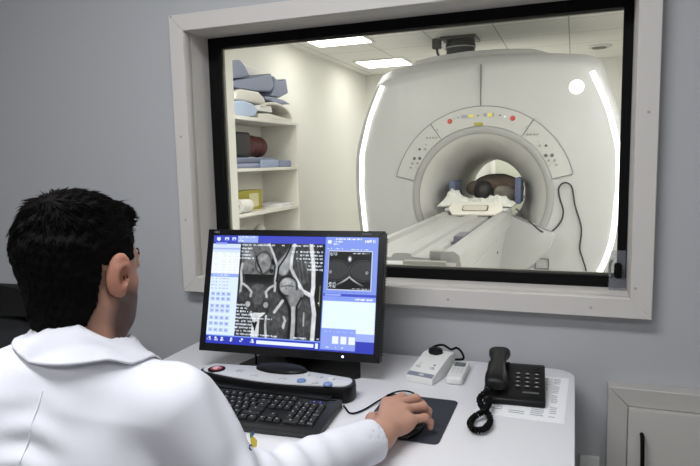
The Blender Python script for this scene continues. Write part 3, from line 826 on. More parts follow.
Rf = radial(outline_pts()); Rm = radial(outline_pts(.11, .03)); Rb = radial(outline_pts(.13, .03))
def ringv(rad_, y): return [Vector((AX + rad_[k] * cos(2 * pi * k / NA), y, AZ + rad_[k] * sin(2 * pi * k / NA))) for k in range(NA)]
def mixr(a, b, t): return [x + (y - x) * t for x, y in zip(a, b)]
C_ = lambda r: [r] * NA
b = B()
b.rings([ringv(C_(.30), 6.6), ringv(C_(.57), 6.55), ringv(mixr(C_(.57), Rb, .97), 6.5), ringv(Rb, 6.4), ringv(Rm, 5.35), ringv(mixr(Rf, Rm, .75), 5.17), ringv(mixr(Rf, Rm, .3), 5.07), ringv(mixr(C_(.57), Rf, .995), 5.02), ringv(mixr(C_(.57), Rf, .96), 4.996), ringv(mixr(C_(.57), Rf, .85), 4.985), ringv(mixr(C_(.57), Rf, .4), 4.975), ringv(C_(.566), 4.972)], False, False)
obj('housing', b, M_OFFPL, sc, angle=60)
obj('bore_ring', B().rings([ringv(C_(.566), 5.03), ringv(C_(.566), 4.970), ringv(C_(.562), 4.965), ringv(C_(.512), 4.972), ringv(C_(.507), 4.980), ringv(C_(.505), 5.0)], False, False), M_RING, sc, angle=60)
b = B()
tr = [(.507, 4.985), (.498, 4.995), (.47, 5.03), (.43, 5.10), (.39, 5.20), (.35, 5.32), (.318, 5.45), (.302, 5.6), (.30, 5.8), (.30, 6.6)]
b.rings([ringv(C_(r), y) for r, y in tr], False, False)
obj('bore_liner', b, M_OFFPL2, sc, angle=80)
# top cover hump behind the front shell
pts = [(-1.42, 2.12), (-1.37, 2.235), (-1.2, 2.262), (-.9, 2.283), (-.6, 2.278), (-.35, 2.258), (-.22, 2.215), (-.12, 2.12)]
obj('top_cover', B().prism(pts, 'y', 5.45, 6.35, .03, 3), M_OFFPL, sc)
# seams
b = B().box(AX - .002, AX + .002, 4.966, 4.99, AZ + .723, 2.088)
obj('seam', b, M_LINE, sc)
# light strips
for sg in (-1, 1):
    zs = np.linspace(.10, 1.975, 40); fr = []
    rr = []
    sp = [(half_x(z) - .062, z) for z in zs]
    pth = smooth_path([(x, 0, z) for x, z in sp[::3]], 6)
    for i_, p in enumerate(pth):
        t = (pth[min(i_ + 1, len(pth) - 1)] - pth[max(i_ - 1, 0)]).normalized(); nrm = Vector((t.z, 0, -t.x))
        w_ = .019
        o, q = p + nrm * w_, p - nrm * w_
        rr.append([Vector((AX + sg * v.x, y, v.z)) for v, y in ((o, 5.02), (o, 4.982), (q, 4.972), (q, 5.02))])
    obj('light_strip', B().rings(rr), M_LED, sc)
# control panels around the bore
def arcpanel(a0, a1, r0, r1, y0, y1, n=24):
    b = B()
    A = [rad(a0 + (a1 - a0) * k / n) for k in range(n + 1)]
    pts = [(AX + r1 * cos(a), AZ + r1 * sin(a)) for a in A] + [(AX + r0 * cos(a), AZ + r0 * sin(a)) for a in A[::-1]]
    return b.prism(pts, 'y', y0, y1)
M_PANEL = mat('pale_panel_film', (188, 188, 187), .4)
def seam_arc(a0, a1, r, w_=.0032, n=40):
    return arcpanel(a0, a1, r - w_ / 2, r + w_ / 2, 4.962, 4.975, n)
def at_polar(a, r): return AX + r * cos(rad(a)), AZ + r * sin(rad(a))
spans = ((14, 55.5), (56, 124), (124.5, 166))
panels = []
for k, (a0, a1) in enumerate(spans):
    p = obj('control_panel', arcpanel(a0, a1, .568, .720, 4.964, 4.985), M_PANEL, sc)
    obj('panel_edge', seam_arc(a0, a1, .722), M_LINE, p); panels.append(p)
    b = B()
    for a in ((a0, a1) if k == 1 else ((a0,) if k == 0 else (a1,))):
        x0, z0 = at_polar(a, .568); x1, z1 = at_polar(a, .722); n_ = (-sin(rad(a)) * .0016, cos(rad(a)) * .0016)
        b.prism([(x0 - n_[0], z0 - n_[1]), (x1 - n_[0], z1 - n_[1]), (x1 + n_[0], z1 + n_[1]), (x0 + n_[0], z0 + n_[1])], 'y', 4.961, 4.966)
    obj('panel_division', b, M_LINE, p)
def disc(x, z, r, m, p, name='button'):
    return obj(name, B().cyl((x, 4.966, z), (x, 4.957, z), r, r * .85, n=14), m, p)
for x, z in ((-.957, 1.652), (-.462, 1.655)): disc(x, z, .021, M_RED, panels[1], 'red_button')
M_DKB = mat('dark_grey_button', (92, 92, 90), .5); M_LGB = mat('light_grey_button', (158, 157, 152), .5)
for sg, p in ((1, panels[0]), (-1, panels[2])):
    for dx, z, r, m in ((.50, 1.435, .011, M_DKB), (.455, 1.435, .011, M_LGB), (.545, 1.36, .014, M_DKB), (.50, 1.36, .014, M_DKB), (.565, 1.32, .012, M_LGB), (.52, 1.32, .012, M_LGB), (.578, 1.285, .010, M_LGB), (.532, 1.285, .010, mat('faint_button', (182, 180, 176), .5)), (.445, 1.47, .009, MATS['faint_button']), (.355, 1.585, .012, MATS['faint_button'])):
        disc(AX + sg * dx, z, r, m, p)
    for k in range(4): obj('key', B().box(AX + sg * (.36 + .026 * k) - .007, AX + sg * (.36 + .026 * k) + .007, 4.957, 4.965, 1.518, 1.534), M_LGB, p)
for x0, x1, z0, z1, m in ((-.862, -.815, 1.672, 1.698, M_DISPB), (-.805, -.765, 1.676, 1.700, M_DISP), (-.735, -.722, 1.682, 1.692, M_DKB), (-.688, -.662, 1.678, 1.704, M_DISPB), (-.655, -.618, 1.674, 1.704, M_DISP), (-.614, -.604, 1.676, 1.704, M_DISPB), (-.565, -.552, 1.678, 1.688, M_DKB), (-.892, -.884, 1.676, 1.686, M_DKB), (-.925, -.915, 1.668, 1.677, M_LGB), (-.53, -.512, 1.664, 1.676, M_PAPER)):
    obj('display', B().box(x0, x1, 4.959, 4.965, z0, z1), m, panels[1])
obj('laser_label', B().box(-.762, -.692, 4.955, 4.966, 1.610, 1.632, .004), M_STICK, sc)
obj('glowing_disc', B().lathe([(.052, 0), (.052, .006), (.047, .010), (.001, .010)], (.003, 4.985, 1.868), 32, Matrix.Rotation(rad(90), 4, 'X')), mat('glowing_disc', (255, 255, 252), .4, emit=3.), sc)  # white emissive disc at the upper right of the front shell
# lower docking cover
half = [(.0, .90), (.24, .90), (.26, .893), (.555, .772), (.578, .755), (.578, .73), (.548, .66), (.504, .602), (.43, .52), (.345, .452), (.27, .425), (.26, .0), (0, 0)]
pts = [(AX + x, z) for x, z in half] + [(AX - x, z) for x, z in half[::-1][1:-1]]
obj('docking_cover', B().prism(pts, 'y', 4.86, 5.0, .012, 3), M_OFFPL, sc)
b = B().tube([(AX + .26, 4.86, .900), (AX + .555, 4.86, .776)], .003, 6)
obj('cover_seam', b, M_LINE, sc)
b = frame_ring(AX + .435, AX + .53, .47, .545, .004, 4.965, 4.975)
obj('service_flap', b, M_LINE, sc)
# cable hung on the front
pth = smooth_path([(-.42, 4.84, .955), (-.36, 4.84, .90), (-.25, 4.84, .795), (-.19, 4.90, .765), (-.145, 4.955, .78), (-.09, 4.955, .85), (-.075, 4.955, .93), (-.10, 4.955, 1.02), (-.112, 4.955, 1.09), (-.095, 4.955, 1.135), (-.055, 4.955, 1.148), (-.02, 4.955, 1.12), (-.005, 4.955, 1.06), (.01, 4.955, .97), (.05, 4.955, .84), (.06, 4.955, .76), (.05, 4.955, .64), (.075, 4.955, .55), (.10, 4.955, .45), (.11, 4.955, .2), (.12, 4.955, .01)], 8)
cbl = thing('hanging_cable', 'thin black cable looping down the front of the scanner', 'cable', (-.05, 4.955, 0))
obj('cord', B().tube(pth, .0062, 8), mat('dark_cable', (46, 44, 42), .6), cbl)
obj('hook', B().cyl((-.055, 4.985, 1.128), (-.055, 4.945, 1.128), .008, n=12), M_OFFPL, cbl)

# quench pipe at the ceiling
qp = thing('quench_pipe', 'black ribbed vent pipe joining the scanner top to the ceiling', 'pipe', (-1.05, 6.0, 2.28))
obj('pipe', B().lathe([(.135, 2.20), (.135, 2.27), (.142, 2.275), (.142, 2.325), (.135, 2.33), (.135, 2.40), (.142, 2.405), (.142, 2.44), (.135, 2.445), (.135, 2.485)], (-1.05, 6.0, 0), 32), mat('dark_rubber_sleeve', (44, 44, 44), .5), qp)
b = B()
for z in (2.325, 2.40): b.lathe([(.144, z), (.147, z + .001), (.147, z + .011), (.144, z + .012)], (-1.05, 6.0, 0), 32, cap=False)
obj('clamp_ring', b, M_CHROME, qp)
obj('ceiling_plate', B().box(-1.215, -.885, 5.84, 6.16, 2.475, 2.499, .004), mat('dark_plate', (70, 69, 66), .5), qp)
obj('bracket', B().box(-1.30, -1.22, 5.86, 5.94, 2.40, 2.49, .01).tube(smooth_path([(-1.26, 5.9, 2.42), (-1.25, 5.88, 2.36), (-1.22, 5.88, 2.30), (-1.2, 5.9, 2.27)], 5), .012, 8), MATS['dark_plate'], qp)

# ceiling lamps and vent; unseen lamps are added to light the scanner room
for k, (x, y, l) in enumerate(((-2.13, 5.49, 'long white ceiling lamp panel nearest the window, by the left wall'), (-2.13, 7.03, 'bright ceiling lamp panel further back, beside the scanner top'),
                               (1.1, 2.8, 'added white ceiling lamp panel out of view, right of the patient table, lighting the scanner front'), (-1.85, 2.9, 'added white ceiling lamp panel out of view, nearest the shelf unit, lighting the scanner front'), (1.05, 4.3, 'added white ceiling lamp panel out of view, right of the scanner'), (-.7, 7.45, 'added white ceiling lamp panel hidden behind the scanner, lighting the far wall'))):
    t = thing('ceiling_lamp', l, 'lamp', (x, y, FH), group='ceiling lamps of the scanner room')
    obj('lamp_frame', B().box(x - .3, x + .3, y - .28, y + .28, FH - .010, FH - .001, .003), M_CEIL, t)
    obj('diffuser', B().box(x - .27, x + .27, y - .24, y + .24, FH - .016, FH - .010), M_LAMP, t)
vt = thing('ceiling_vent', 'small round grey ceiling vent at upper right of the scanner room', 'vent', (.22, 7.1, FH))
obj('rim', B().lathe([(.13, -.001), (.125, -.014), (.09, -.02), (.085, -.010)], (.22, 7.1, FH), 28), M_CEIL, vt)
obj('core', B().lathe([(.075, -.006), (.07, -.026), (.02, -.03)], (.22, 7.1, FH), 24), mat('vent_grey', (120, 118, 112), .6), vt)

# ------------------------------------------------------------------ patient table
tb = thing('patient_table', 'long off white sliding patient table running into the scanner bore', 'table', (AX, 3.6, 0))
prof = [(-.975, .90), (-.965, .935), (-.94, .945), (-.905, .945), (-.89, .925), (-.80, .915), (-.77, .912), (-.762, .928), (-.745, .935), (-.70, .935), (-.68, .932), (-.672, .918), (-.60, .915), (-.592, .90), (-.548, .90), (-.542, .935), (-.525, .947), (-.485, .947), (-.462, .93), (-.452, .88), (-.46, .82), (-.50, .80), (-.92, .80), (-.97, .84)]
obj('rail_bed', B().prism(prof, 'y', 2.60, 4.98), M_TABLE, tb)
base = [(2.70, 0), (2.70, .62), (2.66, .80), (4.84, .80), (4.62, .78), (4.42, .70), (4.30, .58), (4.26, .45), (4.26, 0)]
obj('pedestal', B().prism(base, 'x', -.955, -.475, .012, 3), M_TABLE, tb)
obj('groove_strip', B().box(-.591, -.549, 3.3, 4.9, .899, .903), mat('dark_groove', (72, 72, 74), .6), tb)
obj('end_cap', B().prism([(2.56, .79), (2.56, .885), (2.575, .90), (2.62, .90), (2.62, .79)], 'x', -.97, -.53, .006), M_OFFPL, tb)
hd = obj('end_handle', B().box(-.69, -.50, 2.50, 2.53, .895, .918, .006).box(-.57, -.475, 2.50, 2.66, .80, .90, .008).box(-.60, -.50, 2.62, 2.70, .90, .945, .008), M_GREYPL, tb)
obj('rail_block', B().box(-.585, -.535, 3.12, 3.32, .90, .95, .006), mat('slate_block', (104, 104, 112), .5), tb)
obj('side_screw', B().cyl((-.474, 4.1, .72), (-.470, 4.1, .72), .010, n=12), M_DKB, tb)
b = B().box(-.955, -.90, 2.8, 2.84, .945, .965, .004); obj('rail_stop', b, M_OFFPL, tb)
# patient board with a head end hand-hold
brd = obj('patient_board', B().prism([(-.93, 4.62), (-.47, 4.62), (-.46, 4.70), (-.46, 6.45), (-.94, 6.45), (-.94, 4.70)], 'z', .948, .972, .008), M_OFFPL, tb)
TP = Matrix.Translation((-.70, 4.62, .955)) @ Matrix.Rotation(rad(28), 4, 'X')
b = B()
b.prism([(-.16, -.075), (-.205, .01), (-.185, .10), (.185, .10), (.205, .01), (.17, -.075)], 'z', 0, .016, .004, 2, TP)
hh = obj('hand_hold', b, M_COILW, tb)
obj('slot', B().prism(rrect(-.098, .098, -.03, .055, .02, 4), 'z', .016, .0168, 0, 1, TP), MATS['dark_groove'], hh)
obj('slot_pad', B().prism(rrect(-.09, .09, -.028, .040, .02, 4), 'z', .0168, .026, .004, 2, TP), mat('beige_pad', (196, 192, 180), .6), hh)

# cushions, sheet, patient
for x0, x1, y0, y1, z0, z1, l in ((-.985, -.935, 5.06, 5.42, .975, 1.165, 'slate blue arm cushion left of the patient, inside the bore'), (-.452, -.402, 5.06, 5.34, .975, 1.185, 'slate blue arm cushion right of the patient, inside the bore')):
    o = obj('arm_cushion', B().box(x0, x1, y0, y1, z0, z1, .014, 3), M_NAVY); tag(o, l, 'cushion', 'blue arm cushions in the bore')
def sheet_fn(U, V):
    x = -1.01 + .575 * U; y = 4.70 + .34 * V
    P = np.stack([x * 1, y * 1, 0 * x], -1).reshape(-1, 3)
    n = wob(P, 34, 3).reshape(x.shape); n2 = wob(P, 75, 8).reshape(x.shape)
    edge = np.minimum(np.minimum(U, 1 - U) * 7, np.minimum(V, 1 - V) * 7).clip(0, 1)
    bul = np.exp(-((U - .14) / .16) ** 2) * .06 + np.exp(-((U - .83) / .16) ** 2) * .02
    return x + .012 * n2 * edge, y + .014 * n * edge, .980 + edge * (.022 + bul + .028 * np.abs(n) + .018 * np.abs(n2))
me = grid_mesh(sheet_fn, 70, 60)
sh = obj('sheet', me, M_SHEET, angle=80); md = sh.modifiers.new('thick', 'SOLIDIFY'); md.thickness = .004; md.offset = 1
tag(sh, 'crumpled white sheet under the patient head at the bore opening', 'sheet')

pa = thing('person', 'patient with short dark hair lying in the scanner bore in a brown top', 'person', (-.68, 5.9, .972))
def pbody(P):
    d = dell(P, (-.722, 5.26, 1.062), (.072, .085, .095))
    d = smin(d, dcap(P, (-.722, 5.30, 1.05), (-.715, 5.44, 1.06), .055, .06), .03)
    d = smin(d, dell(P, (-.70, 5.75, 1.075), (.19, .33, .095)), .05)
    d = smin(d, dell(P, (-.71, 6.25, 1.065), (.17, .32, .085)), .08)
    return smax(d, .983 - P[:, 2], .006)
me = sdf_mesh(pbody, (-1., 5.1, .92), (-.4, 6.7, 1.3), .012)
color_attr(me, 'tint', np.tile(np.array(lin((120, 92, 78))), (len(me.vertices), 1)))
obj('body', me, M_SKIN, pa)
def phair(P):
    d = dell(P, (-.722, 5.25, 1.066), (.084, .092, .102)) + .004 * wob(P, 90, 2)
    d = smax(d, 1.0 - P[:, 2], .006)
    return smax(d, (P[:, 2] - 1.15) * .6 + (P[:, 1] - 5.24) * .8, .01)
obj('hair', sdf_mesh(phair, (-.85, 5.1, .95), (-.6, 5.4, 1.25), .008), M_HAIR2, pa)
def pshirt(P):
    d = dell(P, (-.68, 5.78, 1.08), (.215, .34, .125))
    d = smin(d, dcap(P, (-.87, 5.58, 1.08), (-.89, 6.0, 1.04), .06, .05), .04)
    d = smin(d, dcap(P, (-.53, 5.58, 1.10), (-.50, 6.0, 1.06), .07, .055), .04)
    d = d + .005 * wob(P, 40, 5)
    return smax(d, .982 - P[:, 2], .01)
obj('top', sdf_mesh(pshirt, (-1.0, 5.35, .95), (-.4, 6.2, 1.3), .012), M_BROWN, pa)
def pgown(P):
    d = dell(P, (-.60, 5.50, 1.03), (.13, .12, .075)) + .004 * wob(P, 60, 9)
    return smax(d, .984 - P[:, 2], .01)
obj('gown_collar', sdf_mesh(pgown, (-.8, 5.3, .95), (-.4, 5.7, 1.15), .01), M_GAUZ, pa)
def pblank(P):
    d = dell(P, (-.70, 6.3, 1.06), (.20, .42, .11)) + .006 * wob(P, 30, 6)
    return smax(smax(d, .982 - P[:, 2], .01), 5.98 - P[:, 1], .02)
obj('blanket', sdf_mesh(pblank, (-1., 5.9, .95), (-.4, 6.8, 1.3), .014), M_SHEET, pa)

# ------------------------------------------------------------------ shelf unit and what lies on it
su = thing('shelf_unit', 'tall off white open shelf unit against the left wall of the scanner room', 'shelf', (-2.48, 4.37, 0))
SX0, SX1, SY0, SY1 = -2.665, -2.30, 3.80, 4.93
M_SHF = mat('cream_laminate', (224, 222, 214), .5)
for y in (SY0, SY1 - .03): obj('side_panel', B().box(SX0, SX1, y, y + .03, 0, 1.672, .001), M_SHF, su)
obj('top_board', B().box(SX0, SX1 + .004, SY0 - .003, SY1 + .003, 1.672, 1.70, .002), M_SHF, su)
for z in (1.315, .975, .64, .30): obj('shelf_board', B().box(SX0 + .01, SX1 - .003, SY0 + .03, SY1 - .03, z - .024, z, .001), M_SHF, su)
obj('back_panel', B().box(SX0, SX0 + .008, SY0 + .03, SY1 - .03, .05, 1.672), M_SHF, su)
ZT = 1.701
def yz(name, pts, x0, x1, m, label, cat, group=None, bev=.012, seg=3):
    return tag(obj(name, B().prism(pts, 'x', x0, x1, bev, seg), m), label, cat, group)
yz('vinyl_pad', [(3.83, ZT), (4.10, ZT), (4.20, 1.715), (4.235, 1.76), (4.17, 1.80), (4.05, 1.815), (3.83, 1.80)], -2.62, -2.31, M_BLUEL, 'light blue vinyl pad at the bottom of the pile on the shelf top', 'cushion')
yz('plastic_cover', [(3.95, 1.818), (4.40, 1.818), (4.43, 1.84), (4.40, 1.875), (4.32, 1.908), (4.05, 1.905), (3.98, 1.88)], -2.60, -2.34, M_COILW, 'ivory rounded plastic cover lying on the light blue pad', 'coil cover', bev=.02)
kc = thing('surface_coil', 'ivory curved scanner coil at the right end of the shelf top', 'coil', (-2.45, 4.6, ZT))
ol, il = [], []
for k in range(17):
    a = rad(-8 + 150 * k / 16); ol.append((4.56 + .31 * cos(a), ZT + .03 + .115 * sin(a))); il.append((4.56 + .285 * cos(a), ZT + .03 + .095 * sin(a)))
obj('shell', B().prism(ol + il[::-1], 'x', -2.60, -2.32, .004, 1), M_COILW, kc)
obj('foot', B().prism([(4.26, ZT), (4.87, ZT), (4.87, ZT + .022), (4.72, ZT + .03), (4.45, ZT + .05), (4.26, ZT + .035)], 'x', -2.60, -2.325, .008, 2), M_COILW, kc)
obj('connector', B().prism([(4.28, ZT + .06), (4.52, ZT + .06), (4.50, ZT + .11), (4.28, ZT + .105)], 'x', -2.50, -2.33, .008, 2), M_WHPL, kc)
yz('foam_block', [(3.86, 1.912), (4.24, 1.912), (4.56, 1.935), (4.62, 1.985), (4.58, 2.085), (4.27, 2.01), (3.86, 1.935)], -2.64, -2.36, M_BLUEF, 'long grey blue foam block slanting across the pile on the shelf top', 'foam block')
yz('foam_cradle', [(4.57, 1.905), (4.72, 1.90), (4.89, 1.955), (4.855, 2.075), (4.80, 2.045), (4.74, 2.035), (4.68, 2.05), (4.625, 2.07), (4.63, 1.98)], -2.60, -2.36, M_BLUEF, 'notched grey blue foam cradle at the right end of the pile', 'foam block')
yz('foam_wedge', [(3.84, 1.945), (4.25, 2.018), (4.335, 2.035), (4.25, 2.118), (4.19, 2.142), (4.09, 2.125), (4.0, 2.09), (3.84, 2.085)], -2.66, -2.42, M_BLUEF, 'tall grey blue foam wedge on top of the pile', 'foam block')
yz('white_wedge', [(4.36, 2.045), (4.58, 2.095), (4.66, 2.125), (4.68, 2.14), (4.30, 2.16), (4.27, 2.13)], -2.66, -2.52, M_WHPL, 'white wedge leaning behind the tall foam wedge', 'wedge', bev=.006)
yz('grey_paddle', [(4.45, 1.868), (4.70, 1.845), (4.93, 1.862), (4.80, 1.885), (4.62, 1.895), (4.47, 1.89)], -2.50, -2.36, M_BLUEF, 'thin grey blue paddle under the notched foam cradle', 'paddle', bev=.006)
# second shelf
hb = thing('head_coil', 'dark red and black padded head coil at the back of the second shelf', 'coil', (-2.5, 4.45, 1.315))
b = B(); 
for k in range(3): b.ell((-2.52, 4.36 + .11 * k, 1.41 + .078 + .006 * (k % 2)), (.09, .085, .088), 20, 12)
obj('padding', b, M_DKRED, hb)
obj('shell', B().box(-2.62, -2.44, 4.10, 4.34, 1.398, 1.60, .03, 3), mat('dark_coil_shell', (52, 48, 50), .5), hb)
z0 = 1.3152
for (y0, y1, x1, z0, z1, l, m) in ((3.86, 4.60, -2.33, 1.3155, 1.352, 'long flat grey blue cushion lowest on the second shelf', M_BLUEF), (3.86, 4.55, -2.34, 1.353, 1.397, 'flat slate cushion resting on the long grey blue cushion', mat('slate_vinyl', (112, 120, 142), .5)),
                               (4.64, 4.86, -2.34, 1.3155, 1.372, 'short grey blue cushion at the right of the second shelf', M_BLUEF)):
    o = obj('flat_cushion', B().box(-2.62, x1, y0, y1, z0, z1, .014, 3), m); tag(o, l, 'cushion', 'flat cushions on the second shelf')
o = obj('flat_cushion', B().box(-2.328, -2.306, 4.26, 4.55, 1.3155, 1.378, .008, 3), mat('mid_blue_vinyl', (150, 162, 190), .5)); tag(o, 'small pale blue cushion standing at the front edge of the second shelf', 'cushion', 'flat cushions on the second shelf')
# third shelf
yb = thing('glove_box', 'yellow and white cardboard glove box on the third shelf', 'box', (-2.5, 4.3, .975))
obj('carton', B().box(-2.58, -2.45, 4.10, 4.50, .9755, 1.135, .003), M_YELL, yb)
obj('label_patch', B().box(-2.4505, -2.449, 4.29, 4.44, 1.0, 1.11), mat('cream_print', (222, 218, 178), .6), yb)
gr = thing('gauze_roll', 'white gauze roll standing in front of the yellow box', 'roll', (-2.39, 4.05, .975))
obj('roll', B().cyl((-2.36, 3.95, 1.032), (-2.37, 4.12, 1.028), .052, n=28), M_TAPE, gr)
obj('core', B().cyl((-2.3595, 3.948, 1.032), (-2.3597, 3.952, 1.032), .018, n=16), M_GREYPL, gr)
st = thing('paper_stack', 'loose stack of white papers at the right of the third shelf', 'papers', (-2.45, 4.62, .975))
for k in range(4):
    a = random.uniform(-.12, .12); Mx = Matrix.Translation((-2.45, 4.62 + .03 * (k % 2), .9755 + .007 * k)) @ Matrix.Rotation(a, 4, 'Z')
    obj('sheet_bundle', B().box(-.12, .12, -.10 + .02 * k, .21, 0, .006, .001, 1, Mx), M_PAPER, st)
# bottom shelf bag
def bagf(P):
    d = dell(P, (-2.45, 4.15, .735), (.12, .22, .085)); d = smin(d, dell(P, (-2.42, 4.02, .80), (.06, .07, .06)), .05); d = smin(d, dell(P, (-2.42, 4.38, .79), (.05, .06, .07)), .05)
    return smax(d + .008 * wob(P, 42, 4), .642 - P[:, 2], .01)
o = obj('plastic_bag', sdf_mesh(bagf, (-2.64, 3.85, .62), (-2.28, 4.55, .92), .012), mat('pale_bag_film', (206, 205, 198), .4)); tag(o, 'crumpled pale plastic bag on the lowest visible shelf', 'bag')

# ------------------------------------------------------------------ black office chair at far left
ch = thing('office_chair', 'black office chair with a high back standing at the far left behind the doctor', 'chair', (-1.62, 1.05, 0))
def slab(x0, x1, z0, z1, y, bulge, t, m, name):
    me = grid_mesh(lambda U, V: (x0 + (x1 - x0) * (.5 + (U - .5) * (1 - .10 * (2 * V - 1) ** 4)), y + bulge * ((2 * U - 1) ** 2) + .02 * V, z0 + (z1 - z0) * (.5 + (V - .5) * (1 - .08 * (2 * U - 1) ** 4))), 24, 24)
    o = obj(name, me, m, ch, angle=80); md = o.modifiers.new('t', 'SOLIDIFY'); md.thickness = t; md.offset = 0
    bv = o.modifiers.new('b', 'BEVEL'); bv.width = .012; bv.segments = 3; return o
slab(-1.95, -1.30, .93, 1.018, 1.25, -.03, .075, M_MESHBLK, 'headrest_bolster')
slab(-1.92, -1.33, .52, .935, 1.24, -.03, .045, M_CHARF, 'backrest')
obj('seat', B().prism(rrect(-1.88, -1.36, .72, 1.22, .08), 'z', .43, .50, .025, 3), M_MESHBLK, ch)
obj('back_bar', B().tube(smooth_path([(-1.62, 1.05, .41), (-1.62, 1.25, .42), (-1.62, 1.30, .55), (-1.62, 1.285, .75)], 6), .022, 10), M_BLKPL, ch)
def swivel(parent, x, y, top, r=.29):
    obj('gas_column', B().lathe([(.03, .10), (.03, top - .1), (.02, top - .1), (.02, top)], (x, y, 0), 16), M_BLKPL, parent)
    for k in range(5):
        a = rad(72 * k + 15); d = Vector((cos(a), sin(a), 0)); c = Vector((x, y, 0))
        l = obj('base_leg', B().tube([c + Vector((0, 0, .115)), c + d * r * .6 + Vector((0, 0, .10)), c + d * r + Vector((0, 0, .075))], [.024, .02, .015], 8), M_BLKPL, parent)
        q = Vector((-sin(a), cos(a), 0)); e = c + d * r + Vector((0, 0, .03))
        obj('caster', B().cyl(e - q * .02, e + q * .02, .03, n=16), M_BLKPL2, l)
swivel(ch, -1.62, 1.0, .43)

# ------------------------------------------------------------------ the doctor
HC = np.array((-.772, .788, 1.177))
FYAW, FPITCH = rad(-4), rad(-3)                        # face turned to the monitor, slightly down
RH = np.array((Matrix.Rotation(FYAW, 3, 'Z') @ Matrix.Rotation(FPITCH, 3, 'X')))
def HL(p): return HC + RH @ np.array(p, float)         # head-local -> world
NB = np.array((-.765, .762, 1.058)); PV = np.array((-.85, .665, .56))
SR = np.array((-.605, .795, .955)); SL = np.array((-.940, .690, .950))
ER = np.array((-.512, .832, .798)); WR = np.array((-.364, 1.128, .783))
EL = np.array((-1.01, .79, .70)); WL = np.array((-.87, .985, .64))
sp = NB - PV; spl = np.linalg.norm(sp); spu = sp / spl
sx_ = SR - SL; sx_ = sx_ - spu * (sx_ @ spu); sx_ /= np.linalg.norm(sx_); sy_ = np.cross(spu, sx_)
def torso(P, grow=0.):
    q = P - PV; t = q @ spu; x = q @ sx_; y = q @ sy_
    T_ = [-.10, .0, .12, .26, .36, .43, .475, .51]
    A_ = [.17, .185, .178, .188, .192, .172, .12, .072]; B_ = [.12, .125, .112, .112, .104, .094, .08, .066]
    a = np.interp(t, T_, A_) + grow; b_ = np.interp(t, T_, B_) + grow
    k = (np.abs(x / a) ** 2.4 + np.abs((y + .0) / b_) ** 2.4) ** (1 / 2.4)
    d = (k - 1) * np.minimum(a, b_) * .9
    return smax(smax(d, t - .53, .03), -.12 - t, .03)

# hand
MC = {'i': (-.386, 1.250, .806), 'm': (-.361, 1.250, .808), 'r': (-.340, 1.234, .803), 'p': (-.323, 1.209, .792)}
PI_ = {'i': (-.364, 1.300, .803), 'm': (-.331, 1.297, .804), 'r': (-.309, 1.276, .797), 'p': (-.297, 1.244, .786)}
DI = {k: tuple(np.array(v) + np.array((.011, .015, -.017)) * (1 if k in 'im' else .85)) for k, v in PI_.items()}
TI = {k: tuple(np.array(v) + np.array((.012, .014, -.033)) * (1 if k in 'im' else .8)) for k, v in PI_.items()}
FRAD = {'i': .0098, 'm': .0102, 'r': .0096, 'p': .0084}
def hand(P):
    d = dcap(P, WR + (WR - ER) / np.linalg.norm(WR - ER) * (-.06), WR + np.array((.0, .01, .003)), .031, .028)
    pal = None
    for k in 'imrp':
        c = dcap(P, WR + np.array((0, .02, .002)), MC[k], .021, .0135)
        pal = c if pal is None else smin(pal, c, .014)
    pal = smin(pal, dell(P, (-.345, 1.215, .779), (.032, .045, .018)), .015)
    d = smin(d, pal, .02)
    fing = None
    for k in 'imrp':
        r = FRAD[k]
        f = smin(smin(dcap(P, MC[k], PI_[k], r * 1.15, r * 1.06), dcap(P, PI_[k], DI[k], r * 1.04, r * .92), .003), dcap(P, DI[k], TI[k], r * .9, r * .78), .003)
        f = smin(f, dell(P, PI_[k], (r * 1.12,) * 3), .003)
        fing = f if fing is None else np.minimum(fing, f)
    d = smin(d, fing, .006)
    th = smin(dcap(P, WR + np.array((-.018, .022, -.003)), (-.412, 1.225, .775), .019, .015), smin(dcap(P, (-.412, 1.225, .775), (-.408, 1.262, .767), .0135, .0115), dcap(P, (-.408, 1.262, .767), (-.396, 1.288, .760), .011, .009), .004), .008)
    return smin(d, th, .010)

